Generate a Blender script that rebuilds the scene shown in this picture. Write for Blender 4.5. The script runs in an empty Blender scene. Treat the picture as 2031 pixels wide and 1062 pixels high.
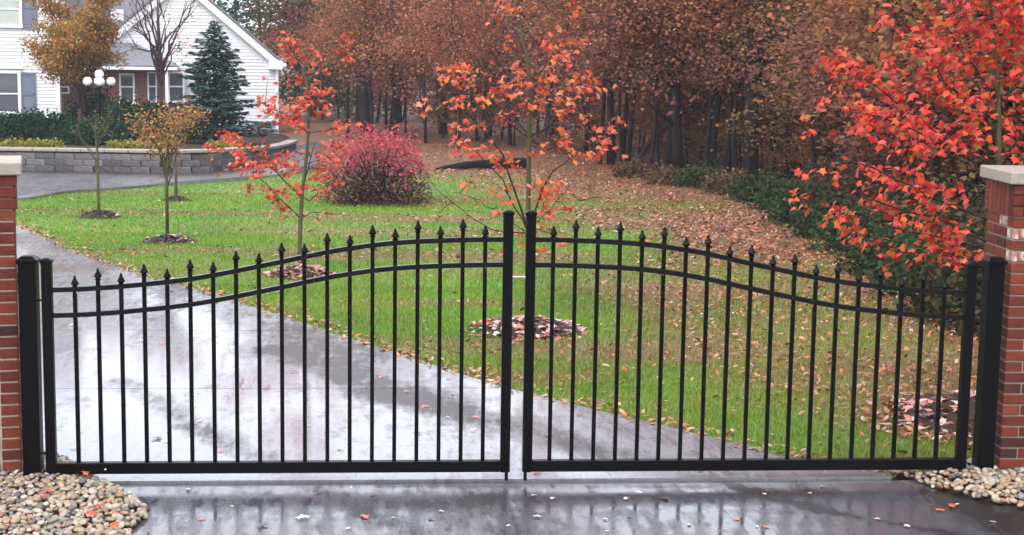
import bpy, math, random
import numpy as np
from mathutils import Vector, Matrix
rng = np.random.default_rng(7); random.seed(7)
S = bpy.context.scene
# ---------------------------------------------------------------- camera
CX, CY, CZ, YAW, PIT, ROL, FPX = -0.68302, -8.29341, 2.32758, 0.0777994, -0.1404081, 0.0153045, 3200.0
W0, H0 = 2031.0, 1062.0
C = np.array([CX, CY, CZ])
FW = np.array([math.sin(YAW)*math.cos(PIT), math.cos(YAW)*math.cos(PIT), math.sin(PIT)])
_r = np.cross(FW, [0, 0, 1.]); _r /= np.linalg.norm(_r); _u = np.cross(_r, FW)
RT = _r*math.cos(ROL) + _u*math.sin(ROL)
UP = -_r*math.sin(ROL) + _u*math.cos(ROL)
cam = bpy.data.cameras.new('camera'); camo = bpy.data.objects.new('camera', cam)
S.collection.objects.link(camo); S.camera = camo
cam.sensor_width = 36.0; cam.sensor_fit = 'HORIZONTAL'; cam.lens = 36.0*FPX/W0
cam.clip_start = 0.1; cam.clip_end = 3000
M = Matrix(((RT[0], UP[0], -FW[0], CX), (RT[1], UP[1], -FW[1], CY), (RT[2], UP[2], -FW[2], CZ), (0, 0, 0, 1)))
camo.matrix_world = M
S.render.resolution_x = 1024; S.render.resolution_y = 535
# ---------------------------------------------------------------- sky and light: bright wet overcast
SUN_EL, SUN_AZ = math.radians(52), math.radians(205)
world = bpy.data.worlds.new('World'); S.world = world; world.use_nodes = True
wn = world.node_tree.nodes; wl = world.node_tree.links
for n in list(wn): wn.remove(n)
sky = wn.new('ShaderNodeTexSky'); sky.sky_type = 'NISHITA'; sky.sun_disc = False
sky.sun_elevation = SUN_EL; sky.sun_rotation = SUN_AZ; sky.dust_density = 6.0; sky.air_density = 1.0
hs = wn.new('ShaderNodeHueSaturation'); hs.inputs['Saturation'].default_value = 0.15
mx = wn.new('ShaderNodeMix'); mx.data_type = 'RGBA'; mx.inputs[0].default_value = 0.75
mx.inputs[7].default_value = (9.2, 9.7, 11.0, 1)          # even cloud cover, in the sky node's own units
bg = wn.new('ShaderNodeBackground'); bg.inputs['Strength'].default_value = 0.105
ow = wn.new('ShaderNodeOutputWorld')
wl.new(sky.outputs[0], hs.inputs['Color']); wl.new(hs.outputs[0], mx.inputs[6]); wl.new(mx.outputs[2], bg.inputs['Color']); wl.new(bg.outputs[0], ow.inputs[0])
sun = bpy.data.lights.new('sun', 'SUN'); sun.energy = 0.9; sun.angle = math.radians(30); sun.color = (1, .97, .93)
suno = bpy.data.objects.new('sun', sun); S.collection.objects.link(suno)
_sd = Vector((math.sin(SUN_AZ)*math.cos(SUN_EL), math.cos(SUN_AZ)*math.cos(SUN_EL), math.sin(SUN_EL)))
suno.rotation_euler = _sd.to_track_quat('Z', 'Y').to_euler(); suno.location = (0, -20, 30)
S.view_settings.view_transform = 'Standard'; S.view_settings.look = 'None'
S.view_settings.gamma = 1; S.view_settings.use_curve_mapping = False
S.view_settings.exposure = 1.3
S.render.engine = 'CYCLES'; S.cycles.use_denoising = True
S.cycles.max_bounces = 6; S.cycles.diffuse_bounces = 3; S.cycles.glossy_bounces = 3; S.cycles.transmission_bounces = 4
S.cycles.sample_clamp_indirect = 6

# ---------------------------------------------------------------- pixel / ground helpers
def gz(x, y): return -0.02*np.clip(y, 0, 62)
def raydir(px, py): return FW + RT*(px-W0/2)/FPX - UP*(py-H0/2)/FPX
def ground(px, py, h=0.0):
    d = raydir(px, py); k = 10.0
    for _ in range(60):
        p = C+k*d
        k += (p[2]-(gz(p[0], p[1])+h))/max(1e-4, -(d[2]+.02*d[1]))*.9
    return C+k*d
HF = np.array([math.sin(YAW), math.cos(YAW), 0]); HR = np.array([math.cos(YAW), -math.sin(YAW), 0])
def hp(px, py, v):                       # pixel -> point on the upright plane v metres ahead
    d = raydir(px, py); return C + d*(v/d.dot(HF))
def onY(px, py, Y):                      # pixel -> point on the upright plane y = Y
    d = raydir(px, py); return C + d*((Y-CY)/d[1])

# ---------------------------------------------------------------- object helpers
COL = S.collection
def link(name, data, parent=None, loc=None, rot=None):
    o = bpy.data.objects.new(name, data); COL.objects.link(o)
    if parent is not None: o.parent = parent
    if loc is not None: o.location = loc
    if rot is not None: o.rotation_euler = rot
    return o
def tag(o, label, cat, group=None, kind=None):
    o['label'] = label; o['category'] = cat
    if group: o['group'] = group
    if kind: o['kind'] = kind
    return o
def thing(name, label, cat, loc=(0, 0, 0), rz=0, group=None):
    return tag(link(name, None, None, loc, (0, 0, rz)), label, cat, group)
def struct(o): o['kind'] = 'structure'; return o

class MB:
    def __init__(s): s.v = []; s.f = []
    def add(s, vs, fs):
        b = len(s.v); s.v += [tuple(map(float, p)) for p in vs]; s.f += [tuple(i+b for i in f) for f in fs]; return s
    def box(s, c, d, rz=0, ch=0.0):
        x, y, z = d[0]/2, d[1]/2, d[2]/2
        if ch <= 0:
            vs = [(i*x, j*y, k*z) for k in (-1, 1) for j in (-1, 1) for i in (-1, 1)]
            fs = [(0, 2, 3, 1), (4, 5, 7, 6), (0, 1, 5, 4), (2, 6, 7, 3), (0, 4, 6, 2), (1, 3, 7, 5)]
        else:
            vs, fs = chbox(d, ch)
        cs, sn = math.cos(rz), math.sin(rz)
        return s.add([(c[0]+p[0]*cs-p[1]*sn, c[1]+p[0]*sn+p[1]*cs, c[2]+p[2]) for p in vs], fs)
    def bar(s, a, b, w, h):              # square bar from a to b
        a = np.array(a, float); b = np.array(b, float); t = (b-a)/np.linalg.norm(b-a)
        ref = np.array([0, 0, 1.]) if abs(t[2]) < .9 else np.array([0, 1., 0])
        n = np.cross(t, ref); n /= np.linalg.norm(n); m = np.cross(n, t)
        q = [n*i*w/2+m*j*h/2 for i, j in ((-1, -1), (1, -1), (1, 1), (-1, 1))]
        return s.add([a+k for k in q]+[b+k for k in q], [(3, 2, 1, 0), (4, 5, 6, 7)]+[(i, (i+1) % 4, 4+(i+1) % 4, 4+i) for i in range(4)])
    def tube(s, pts, rad, n=6, cap=True):
        pts = np.array(pts, float); k = len(pts)
        rad = np.broadcast_to(np.array(rad, float), (k,))
        t = np.gradient(pts, axis=0); t /= np.linalg.norm(t, axis=1)[:, None]+1e-9
        ref = np.array([1., 0, 0]) if abs(t[0][0]) < .8 else np.array([0, 1., 0])
        vs = []
        for i in range(k):
            a = ref-t[i]*ref.dot(t[i]); a /= np.linalg.norm(a)+1e-9; ref = a; b = np.cross(t[i], a)
            for j in range(n):
                w = 2*math.pi*j/n; vs.append(pts[i]+rad[i]*(a*math.cos(w)+b*math.sin(w)))
        fs = [(i*n+j, i*n+(j+1) % n, (i+1)*n+(j+1) % n, (i+1)*n+j) for i in range(k-1) for j in range(n)]
        if cap: fs += [tuple(range(n-1, -1, -1)), tuple((k-1)*n+j for j in range(n))]
        return s.add(vs, fs)
    def lathe(s, prof, n=12, c=(0, 0, 0)):
        vs = [(c[0]+r*math.cos(2*math.pi*j/n), c[1]+r*math.sin(2*math.pi*j/n), c[2]+z) for r, z in prof for j in range(n)]
        k = len(prof)
        return s.add(vs, [(i*n+j, i*n+(j+1) % n, (i+1)*n+(j+1) % n, (i+1)*n+j) for i in range(k-1) for j in range(n)]+[tuple(range(n-1, -1, -1)), tuple((k-1)*n+j for j in range(n))])
    def frustum(s, c, a, b, h):          # square frustum, base a wide, top b wide
        q = ((-1, -1), (1, -1), (1, 1), (-1, 1))
        return s.add([(c[0]+i*a/2, c[1]+j*a/2, c[2]) for i, j in q]+[(c[0]+i*b/2, c[1]+j*b/2, c[2]+h) for i, j in q],
                     [(3, 2, 1, 0), (4, 5, 6, 7)]+[(i, (i+1) % 4, 4+(i+1) % 4, 4+i) for i in range(4)])
    def prism(s, poly, z0, z1):          # poly of (x,y) counter-clockwise
        n = len(poly)
        return s.add([(p[0], p[1], z0) for p in poly]+[(p[0], p[1], z1) for p in poly],
                     [tuple(range(n-1, -1, -1)), tuple(range(n, 2*n))]+[(i, (i+1) % n, n+(i+1) % n, n+i) for i in range(n)])
    def mesh(s, name, mat=None, smooth=False):
        me = bpy.data.meshes.new(name); me.from_pydata(s.v, [], s.f)
        if mat: me.materials.append(mat)
        if smooth: me.polygons.foreach_set('use_smooth', [True]*len(me.polygons))
        me.update(); return me
    def build(s, name, mat, parent=None, loc=None, smooth=False, rot=None):
        return link(name, s.mesh(name, mat, smooth), parent, loc, rot)
def chbox(d, ch):
    x, y, z = d[0]/2, d[1]/2, d[2]/2; vs = []; idx = {}
    for sx in (-1, 1):
        for sy in (-1, 1):
            for sz in (-1, 1):
                for ax in range(3):
                    p = [sx*(x-ch), sy*(y-ch), sz*(z-ch)]; p[ax] = (sx*x, sy*y, sz*z)[ax]
                    idx[(sx, sy, sz, ax)] = len(vs); vs.append(tuple(p))
    fs = []
    for ax in range(3):
        b, c = [(1, 2), (2, 0), (0, 1)][ax]
        for sg in (-1, 1):
            q = []
            for i, j in ((-1, -1), (1, -1), (1, 1), (-1, 1)):
                k = [0, 0, 0]; k[ax] = sg; k[b] = i; k[c] = j; q.append(idx[(*k, ax)])
            fs.append(tuple(q if sg > 0 else q[::-1]))
    for ax in range(3):
        b, c = [(1, 2), (2, 0), (0, 1)][ax]
        for i in (-1, 1):
            for j in (-1, 1):
                q = []
                for sg, a2 in ((-1, b), (1, b), (1, c), (-1, c)):
                    k = [0, 0, 0]; k[ax] = sg; k[b] = i; k[c] = j; q.append(idx[(*k, a2)])
                fs.append(tuple(q[::-1] if i*j > 0 else q))
    for sx in (-1, 1):
        for sy in (-1, 1):
            for sz in (-1, 1):
                q = [idx[(sx, sy, sz, a)] for a in range(3)]; fs.append(tuple(q if sx*sy*sz > 0 else q[::-1]))
    return vs, fs

def scatter(name, T, F, pos, R, sc, col, mat, smooth=False):
    """many copies of one small triangle template in one mesh, each with its own colour"""
    T = np.asarray(T, np.float32); F = np.asarray(F, np.int32); n = len(pos); k = len(T)
    sc = np.asarray(sc, np.float32)
    V = np.einsum('nij,kj->nki', R, T)*(sc[:, None, None] if sc.ndim == 1 else sc[:, None, :]) + pos[:, None, :]
    me = bpy.data.meshes.new(name)
    me.vertices.add(n*k); me.vertices.foreach_set('co', V.astype(np.float32).ravel())
    I = (F[None]+(np.arange(n)*k)[:, None, None]).astype(np.int32)
    m = n*len(F); w = F.shape[1]
    me.loops.add(m*w); me.loops.foreach_set('vertex_index', I.ravel())
    me.polygons.add(m); me.polygons.foreach_set('loop_start', np.arange(0, m*w, w, dtype=np.int32))
    if smooth: me.polygons.foreach_set('use_smooth', np.ones(m, bool))
    ca = me.color_attributes.new('Col', 'FLOAT_COLOR', 'POINT')
    cc = np.ones((n, k, 4), np.float32); cc[:, :, :3] = np.asarray(col)[:, None, :]
    ca.data.foreach_set('color', cc.ravel())
    me.materials.append(mat); me.update(); me.validate(); return me
def rotm(yaw, pit, rol):
    yaw, pit, rol = map(np.asarray, (yaw, pit, rol)); n = len(yaw); R = np.zeros((n, 3, 3))
    cy, sy, cp, sp, cr, sr = np.cos(yaw), np.sin(yaw), np.cos(pit), np.sin(pit), np.cos(rol), np.sin(rol)
    R[:, 0] = np.stack([cy*cp, cy*sp*sr-sy*cr, cy*sp*cr+sy*sr], 1)
    R[:, 1] = np.stack([sy*cp, sy*sp*sr+cy*cr, sy*sp*cr-cy*sr], 1)
    R[:, 2] = np.stack([-sp, cp*sr, cp*cr], 1); return R
def randrot(n, lo=-1.2, hi=1.2): return rotm(rng.uniform(0, 6.28, n), rng.uniform(lo, hi, n), rng.uniform(lo, hi, n))
def palette(n, cols, w=None, jit=.18, hue=.06):
    cols = np.array(cols); w = None if w is None else np.array(w)/np.sum(w)
    c = cols[rng.choice(len(cols), n, p=w)]*(1+rng.normal(0, jit, (n, 1)))
    return np.clip(c*(1+rng.normal(0, hue, (n, 3))), .004, .9)
_lat = rng.random((64, 64))
def noise2(x, y):
    x = np.asarray(x, float); y = np.asarray(y, float)
    i = np.floor(x).astype(int); j = np.floor(y).astype(int); a = x-i; b = y-j; a = a*a*(3-2*a); b = b*b*(3-2*b)
    g = lambda p, q: _lat[p % 64, q % 64]
    return (g(i, j)*(1-a)+g(i+1, j)*a)*(1-b)+(g(i, j+1)*(1-a)+g(i+1, j+1)*a)*b
def fbm(x, y): return .55*noise2(x, y)+.28*noise2(x*2.1+7, y*2.1+3)+.17*noise2(x*4.3+1, y*4.3+9)

# ---------------------------------------------------------------- materials
def newmat(name):
    m = bpy.data.materials.new(name); m.use_nodes = True; t = m.node_tree
    return m, t, t.nodes['Principled BSDF'], t.nodes['Material Output']
def nd(t, kind, **kw):
    n = t.nodes.new('ShaderNode'+kind)
    for k, v in kw.items():
        if k in n.inputs: n.inputs[k].default_value = v
        else: setattr(n, k, v)
    return n
def mapped(t, scale=(1, 1, 1), rot=(0, 0, 0), coord='Object'):
    tc = nd(t, 'TexCoord'); mp = nd(t, 'Mapping'); mp.inputs['Scale'].default_value = scale; mp.inputs['Rotation'].default_value = rot
    t.links.new(tc.outputs[coord], mp.inputs[0]); return mp.outputs[0]
def pnoise(t, vec, scale, detail=4, rough=.55):
    n = nd(t, 'TexNoise'); n.inputs['Scale'].default_value = scale; n.inputs['Detail'].default_value = detail; n.inputs['Roughness'].default_value = rough
    t.links.new(vec, n.inputs['Vector']); return n.outputs[0]
def ramp(t, fac, stops):
    r = nd(t, 'ValToRGB'); e = r.color_ramp.elements
    while len(e) < len(stops): e.new(.5)
    for q, (p, c) in zip(e, stops):
        q.position = p; q.color = c if len(c) == 4 else (*c, 1)
    t.links.new(fac, r.inputs[0]); return r.outputs[0]
def g3(v): return (v, v, v)
def bump(t, b, h, strength, dist=.01):
    n = nd(t, 'Bump'); n.inputs['Strength'].default_value = strength; n.inputs['Distance'].default_value = dist
    t.links.new(h, n.inputs['Height']); t.links.new(n.outputs[0], b.inputs['Normal']); return n
def mixc(t, fac, a, b, mode='MIX'):
    m = nd(t, 'Mix'); m.data_type = 'RGBA'; m.blend_type = mode
    for i, v in ((0, fac), (6, a), (7, b)):
        if hasattr(v, 'links'): t.links.new(v, m.inputs[i])
        elif i == 0: m.inputs[0].default_value = v
        else: m.inputs[i].default_value = (*v, 1)
    return m.outputs[2]
def simple(name, c, rough=.6, spec=.5, nscale=0, namt=.25, metallic=0, bumpamt=0, coat=0):
    m, t, b, o = newmat(name); b.inputs['Roughness'].default_value = rough; b.inputs['Metallic'].default_value = metallic
    b.inputs['Specular IOR Level'].default_value = spec; b.inputs['Coat Weight'].default_value = coat
    if nscale:
        v = mapped(t); n = pnoise(t, v, nscale, 6, .65)
        t.links.new(ramp(t, n, [(.25, tuple(x*(1-namt) for x in c)), (.75, tuple(min(1, x*(1+namt)) for x in c))]), b.inputs['Base Color'])
        if bumpamt: bump(t, b, n, bumpamt)
    else: b.inputs['Base Color'].default_value = (*c, 1)
    return m
def leafmat(name, trans=.35, rough=.42, spec=.5):
    m, t, b, o = newmat(name); a = nd(t, 'Attribute'); a.attribute_name = 'Col'
    b.inputs['Roughness'].default_value = rough; b.inputs['Specular IOR Level'].default_value = spec
    tr = nd(t, 'BsdfTranslucent'); mxs = nd(t, 'MixShader'); mxs.inputs[0].default_value = trans
    t.links.new(a.outputs['Color'], b.inputs['Base Color']); t.links.new(a.outputs['Color'], tr.inputs['Color'])
    t.links.new(b.outputs[0], mxs.inputs[1]); t.links.new(tr.outputs[0], mxs.inputs[2]); t.links.new(mxs.outputs[0], o.inputs[0]); return m
M_leaf = leafmat('leaf', .4, .45, .25); M_far = leafmat('far_leaf', .35, .8, .08); M_grass = leafmat('grass_blade', .3, .5, .35)
M_litter = leafmat('fallen_leaf', .1, .3, .5); M_wetleaf = leafmat('wet_leaf', .05, .22, .6)
M_needle = leafmat('needle', .15, .6, .25)
def colmat(name, rough=.5, spec=.4, nscale=60):
    m, t, b, o = newmat(name); a = nd(t, 'Attribute'); a.attribute_name = 'Col'
    n = pnoise(t, mapped(t), nscale, 5, .6)
    t.links.new(mixc(t, .55, a.outputs['Color'], ramp(t, n, [(.3, g3(.35)), (.7, g3(1.0))]), 'MULTIPLY'), b.inputs['Base Color'])
    b.inputs['Roughness'].default_value = rough; b.inputs['Specular IOR Level'].default_value = spec
    bump(t, b, n, .35, .006); return m
M_pebble = colmat('river_pebble', .28, .5, 45)
def barkmat(name, a, b2, sc=12):
    m, t, b, o = newmat(name); v = mapped(t, (1, 1, .18)); n = pnoise(t, v, sc, 6, .7)
    t.links.new(ramp(t, n, [(.3, a), (.7, b2)]), b.inputs['Base Color']); b.inputs['Roughness'].default_value = .75; b.inputs['Specular IOR Level'].default_value = .12; bump(t, b, n, .6, .02); return m
M_bark = barkmat('dark_wet_bark', (.010, .008, .009), (.045, .032, .032))
M_sap = barkmat('young_bark', (.045, .042, .022), (.13, .115, .07), 40)
M_moss = barkmat('mossy_young_bark', (.035, .035, .012), (.105, .09, .05), 30)
M_twig = barkmat('twig_bark', (.016, .010, .010), (.05, .034, .03), 30)
M_grey = barkmat('grey_brown_bark', (.05, .032, .034), (.125, .085, .085), 25)
# gate paint
M_gate, t, b, o = newmat('black_gate_paint')
b.inputs['Base Color'].default_value = (.0028, .0026, .003, 1); b.inputs['Roughness'].default_value = .3; b.inputs['Specular IOR Level'].default_value = .08
n = pnoise(t, mapped(t), 90, 4); t.links.new(ramp(t, n, [(.3, g3(.2)), (.75, g3(.5))]), b.inputs['Roughness']); bump(t, b, n, .08, .002)
M_steel = simple('bright_steel', (.6, .6, .6), .25, metallic=1)
# brick
M_brick, t, b, o = newmat('red_brick'); oi = nd(t, 'ObjectInfo'); v = mapped(t)
nv = nd(t, 'VectorMath'); nv.operation = 'ADD'; t.links.new(v, nv.inputs[0]); t.links.new(oi.outputs['Random'], nv.inputs[1])
base = ramp(t, oi.outputs['Random'], [(0, (.030, .014, .016)), (.07, (.05, .016, .013)), (.12, (.065, .017, .012)), (.35, (.155, .03, .015)), (.6, (.10, .019, .011)), (.85, (.18, .040, .019)), (1, (.075, .018, .012))])
n1 = pnoise(t, nv.outputs[0], 26, 8, .7); n2 = pnoise(t, nv.outputs[0], 9, 4)
c1 = mixc(t, .8, base, ramp(t, n1, [(.25, g3(.35)), (.55, g3(1)), (.8, (1.2, 1.15, 1.15))]), 'MULTIPLY')
eff = ramp(t, n2, [(.72, g3(0)), (.85, g3(.3))])
b.inputs['Specular IOR Level'].default_value = .2; t.links.new(mixc(t, eff, c1, (.30, .22, .20)), b.inputs['Base Color']); b.inputs['Roughness'].default_value = .6; bump(t, b, n1, .5, .006)
M_effl, t, b, o = newmat('lime_stained_brick'); n = pnoise(t, mapped(t, (1, 1, .5)), 22, 6, .7)
t.links.new(ramp(t, n, [(.38, (.17, .035, .022)), (.5, (.3, .16, .13)), (.6, (.55, .5, .47))]), b.inputs['Base Color']); b.inputs['Roughness'].default_value = .6; bump(t, b, n, .4, .005)
M_mortar = simple('mortar', (.30, .25, .20), .8, .3, 60, .3, bumpamt=.5)
M_cap = simple('limestone_cap', (.27, .235, .185), .5, .5, 30, .22, bumpamt=.2)
# paving
def paving(name, ca, cb, r0, r1, r2, nb, scale_s, bias=0.0):
    m, t, b, o = newmat(name)
    v = mapped(t); vs = mapped(t, (1.0, .28, 1), (0, 0, math.radians(33)))
    big = pnoise(t, vs, scale_s, 5, .6); fine = pnoise(t, v, 85, 5, .7); mid = pnoise(t, v, 6.5, 6, .65)
    vor = nd(t, 'TexVoronoi'); vor.inputs['Scale'].default_value = 120; t.links.new(v, vor.inputs['Vector'])
    mm = nd(t, 'Math'); mm.operation = 'MULTIPLY_ADD'; mm.inputs[1].default_value = .34; t.links.new(mid, mm.inputs[0])
    stk = pnoise(t, mapped(t, (2.6, .5, 1), (0, 0, math.radians(33))), 5.5, 7, .72); mk = nd(t, 'Math'); mk.operation = 'MULTIPLY_ADD'; mk.inputs[1].default_value = .8; t.links.new(stk, mk.inputs[0]); mk.inputs[2].default_value = -.40; mk2 = nd(t, 'Math'); mk2.operation = 'ADD'; t.links.new(big, mk2.inputs[0]); t.links.new(mk.outputs[0], mk2.inputs[1])
    m2 = nd(t, 'Math'); m2.operation = 'MULTIPLY'; m2.inputs[1].default_value = .75; t.links.new(mk2.outputs[0], m2.inputs[0]); t.links.new(m2.outputs[0], mm.inputs[2])
    at_ = nd(t, 'Attribute'); at_.attribute_name = 'WornReflect'; m3 = nd(t, 'Math'); m3.operation = 'MULTIPLY_ADD'; m3.inputs[1].default_value = .24; t.links.new(at_.outputs['Fac'], m3.inputs[0]); t.links.new(mm.outputs[0], m3.inputs[2])
    m4 = nd(t, 'Math'); m4.operation = 'ADD'; m4.inputs[1].default_value = bias; t.links.new(m3.outputs[0], m4.inputs[0])
    wet = m4.outputs[0]                                     # 0.3 .. 0.8, more in tyre-worn bands and painted dark reflections
    t.links.new(ramp(t, wet, [(.48, g3(r0)), (.60, g3(r1)), (.76, g3(r2))]), b.inputs['Roughness'])
    t.links.new(ramp(t, wet, [(.58, g3(.55)), (.76, g3(.18))]), b.inputs['Specular IOR Level'])
    col = ramp(t, wet, [(.50, cb), (.74, ca)])
    t.links.new(mixc(t, .8, mixc(t, .6, col, ramp(t, fine, [(.3, g3(.5)), (.7, g3(1.3))]), 'MULTIPLY'), ramp(t, stk, [(.3, g3(.55)), (.68, (1.35, 1.28, 1.25))]), 'MULTIPLY'), b.inputs['Base Color'])
    hm = mixc(t, .5, fine, vor.outputs['Distance'], 'ADD'); bn = bump(t, b, hm, nb, .004)
    t.links.new(ramp(t, wet, [(.5, g3(nb*.08)), (.74, g3(nb))]), bn.inputs['Strength'])
    b.inputs['IOR'].default_value = 1.85; return m
M_conc = paving('wet_concrete', (.040, .031, .030), (.21, .21, .23), .04, .12, .40, .34, .6, .0)
M_asph = paving('wet_asphalt', (.013, .010, .011), (.085, .085, .10), .015, .05, .34, .40, .9, .055)
M_road = paving('wet_drive_asphalt', (.018, .018, .021), (.04, .04, .045), .25, .35, .5, .4, .5, .09)
# ground
M_ground, t, b, o = newmat('lawn_soil'); a = nd(t, 'Attribute'); a.attribute_name = 'Col'
n = pnoise(t, mapped(t), 14, 8, .75)
t.links.new(mixc(t, .8, a.outputs['Color'], ramp(t, n, [(.3, g3(.45)), (.7, g3(1.25))]), 'MULTIPLY'), b.inputs['Base Color'])
b.inputs['Roughness'].default_value = .7; bump(t, b, n, .8, .03)
M_mulch = simple('bark_mulch', (.040, .024, .018), .85, .1, 40, .6, bumpamt=1)
# house
M_side = simple('white_siding', (.66, .66, .685), .5, .4, 3, .03)
M_trim = simple('white_trim', (.80, .80, .815), .4)
M_roof = simple('grey_shingle', (.17, .17, .19), .6, .4, 9, .25, bumpamt=.5)
M_shut = simple('slate_blue_shutter', (.13, .145, .21), .5, .4, 12, .2)
M_glassd = simple('dark_window_glass', (.10, .10, .125), .06, .8)
M_glassp = simple('blind_behind_glass', (.42, .44, .40), .12, .8, 4, .1)
M_found = simple('concrete_foundation', (.36, .36, .36), .7, .3, 5, .25)
M_globe = simple('white_globe_glass', (.88, .88, .88), .12, .6)
M_block = None
M_block, t, b, o = newmat('split_face_block'); oi = nd(t, 'ObjectInfo'); n = pnoise(t, mapped(t), 11, 8, .75)
c1 = ramp(t, oi.outputs['Random'], [(0, (.085, .072, .072)), (.5, (.135, .118, .118)), (1, (.20, .18, .18))])
t.links.new(mixc(t, .8, c1, ramp(t, n, [(.3, g3(.35)), (.68, g3(1.1))]), 'MULTIPLY'), b.inputs['Base Color']); b.inputs['Roughness'].default_value = .6; bump(t, b, n, 1, .04)

# ================================================================ SETTING
# ---- ground colour: green lawn, brown where leaves lie thick near the wood
EDGE = np.array([ground(*p)[:2] for p in ((560, 300), (700, 330), (860, 343), (1000, 350), (1100, 356), (1250, 385), (1400, 420), (1560, 462), (1680, 515), (1800, 590), (1900, 650), (2100, 740))])
def wood_dist(x, y):
    """signed distance to the wood's edge, positive on the lawn side"""
    x = np.asarray(x, float); y = np.asarray(y, float); best = np.full(x.shape, 1e9); sg = np.ones(x.shape)
    for a, b2 in zip(EDGE[:-1], EDGE[1:]):
        d = b2-a; L = d.dot(d); tt = np.clip(((x-a[0])*d[0]+(y-a[1])*d[1])/L, 0, 1)
        ex = x-(a[0]+tt*d[0]); ey = y-(a[1]+tt*d[1]); dd = np.hypot(ex, ey)
        s2 = np.sign(-(d[0]*ey-d[1]*ex)); u = dd < best; best = np.where(u, dd, best); sg = np.where(u, s2, sg)
    return best*sg
def brown(x, y):
    wd = wood_dist(x, y); n = fbm(x*.55, y*.33); n2 = fbm(x*1.7+4, y*1.1)
    band = fbm(x*.16+20, y*.75+5)
    w = np.clip(1-(wd+(n-.5)*7.0)/3.6, 0, 1)
    w2 = np.clip((band-.53)*5.5, 0, 1)*np.clip(.75+.06*x, .35, 1)*.85
    w3 = .22*np.clip((n2-.5)*4, 0, 1)
    return np.clip(np.maximum(np.maximum(w, w2), w3), 0, 1)
def lawncol(x, y):
    br = brown(x, y)[:, None]; n = fbm(x*.9+3, y*.9)[:, None]
    g = np.array([.08, .235, .014])*(1-n)+np.array([.21, .31, .028])*n
    return g*(1-br)+np.array([.21, .088, .034])*br
def axis(lo, a, b2, hi, step):
    far = lambda s, e: np.geomspace(1, abs(e-s)+1, 14)[1:]-1
    return np.concatenate([a-far(a, lo)[::-1], np.arange(a, b2, step), b2+far(b2, hi)])
gx = axis(-400, -16, 16, 400, .3); gy = axis(-200, -3, 46, 600, .3)
X, Y = np.meshgrid(gx, gy); Z = gz(X, Y)-.06*np.clip((.40-Y)/.3, 0, 1)
nx, ny = len(gx), len(gy)
me = bpy.data.meshes.new('ground')
vs = np.stack([X, Y, Z], -1).reshape(-1, 3)
q = (np.arange(ny-1)[:, None]*nx+np.arange(nx-1)[None]).ravel()
fc = np.stack([q, q+1, q+nx+1, q+nx], 1)
me.from_pydata(vs.tolist(), [], fc.tolist())
ca = me.color_attributes.new('Col', 'FLOAT_COLOR', 'POINT'); cc = np.ones((len(vs), 4)); cc[:, :3] = lawncol(vs[:, 0], vs[:, 1])*.8
ca.data.foreach_set('color', cc.astype(np.float32).ravel()); me.materials.append(M_ground)
struct(link('ground', me))

# ---- concrete driveway in slabs
def bandmask(P, lines):
    out = np.zeros(len(P))
    for pts, wd_, amt in lines:
        L = np.array([ground(*q)[:2] for q in pts]); best = np.full(len(P), 9.)
        for a_, b_ in zip(L[:-1], L[1:]):
            d = b_-a_; tt = np.clip(((P-a_)@d)/d.dot(d), 0, 1); best = np.minimum(best, np.linalg.norm(P-a_-tt[:, None]*d, axis=1))
        best = best*(.75+.9*fbm(P[:, 0]*2.2, P[:, 1]*1.4))+.30*(fbm(P[:, 0]*5+9, P[:, 1]*2.5)-.5)*min(1, wd_*4)
        out = np.maximum(out, amt*np.clip(1.5-best/wd_, 0, 1))
    return out
def worn_reflect_attr(o_, lines):
    me_ = o_.data; n_ = len(me_.vertices); co = np.empty(n_*3, np.float32); me_.vertices.foreach_get('co', co); co = co.reshape(-1, 3)+np.array(o_.location, dtype=np.float32)
    me_.attributes.new('WornReflect', 'FLOAT', 'POINT').data.foreach_set('value', bandmask(co[:, :2].astype(float), lines).astype(np.float32))
TRACKS = [([(240, 760), (300, 795), (380, 850), (470, 895), (560, 930)], .13, .75), ([(560, 700), (780, 780), (900, 815), (1020, 850), (1120, 880), (1260, 915)], .26, .85), ([(90, 545), (200, 600), (330, 680)], .30, .5), ([(330, 570), (450, 610), (620, 680), (720, 710)], .30, .45), ([(40, 470), (130, 520)], .3, .6), ([(820, 790), (950, 800)], .15, .5)]
APRON = [([(1430, 955), (1520, 985), (1640, 1012), (1760, 1036), (1900, 1062)], .055, 1.0), ([(600, 960), (900, 964), (1400, 964)], .04, .5), ([(700, 1000), (860, 1000), (1000, 988), (1300, 992)], .10, .45), ([(1880, 985), (2000, 1030), (2060, 1062)], .2, .8), ([(1250, 1020), (1320, 1062)], .1, .5), ([(640, 970), (760, 1040)], .07, .5)]  # streak wear, plus dark tree reflections and the step's shadow line painted in
edge_px = [(1790, 960), (1730, 936), (1640, 922), (1520, 905), (1486, 889), (1191, 820), (994, 771), (800, 709), (650, 662), (600, 643), (480, 605), (350, 566), (289, 552), (139, 498), (37, 449), (-60, 424), (-170, 404), (-330, 392)]
redge = np.array([ground(*p)[:2] for p in edge_px])
def redge_at(y): return np.interp(y, redge[:, 1], redge[:, 0])
DY0 = .02
joints = [DY0, 2.5, 4.95, 7.4, 9.9, 12.3, 14.6]
def ledge_at(y): return redge_at(y)-4.7-.25*max(0, y-2)
drive = struct(link('driveway', None))
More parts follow.
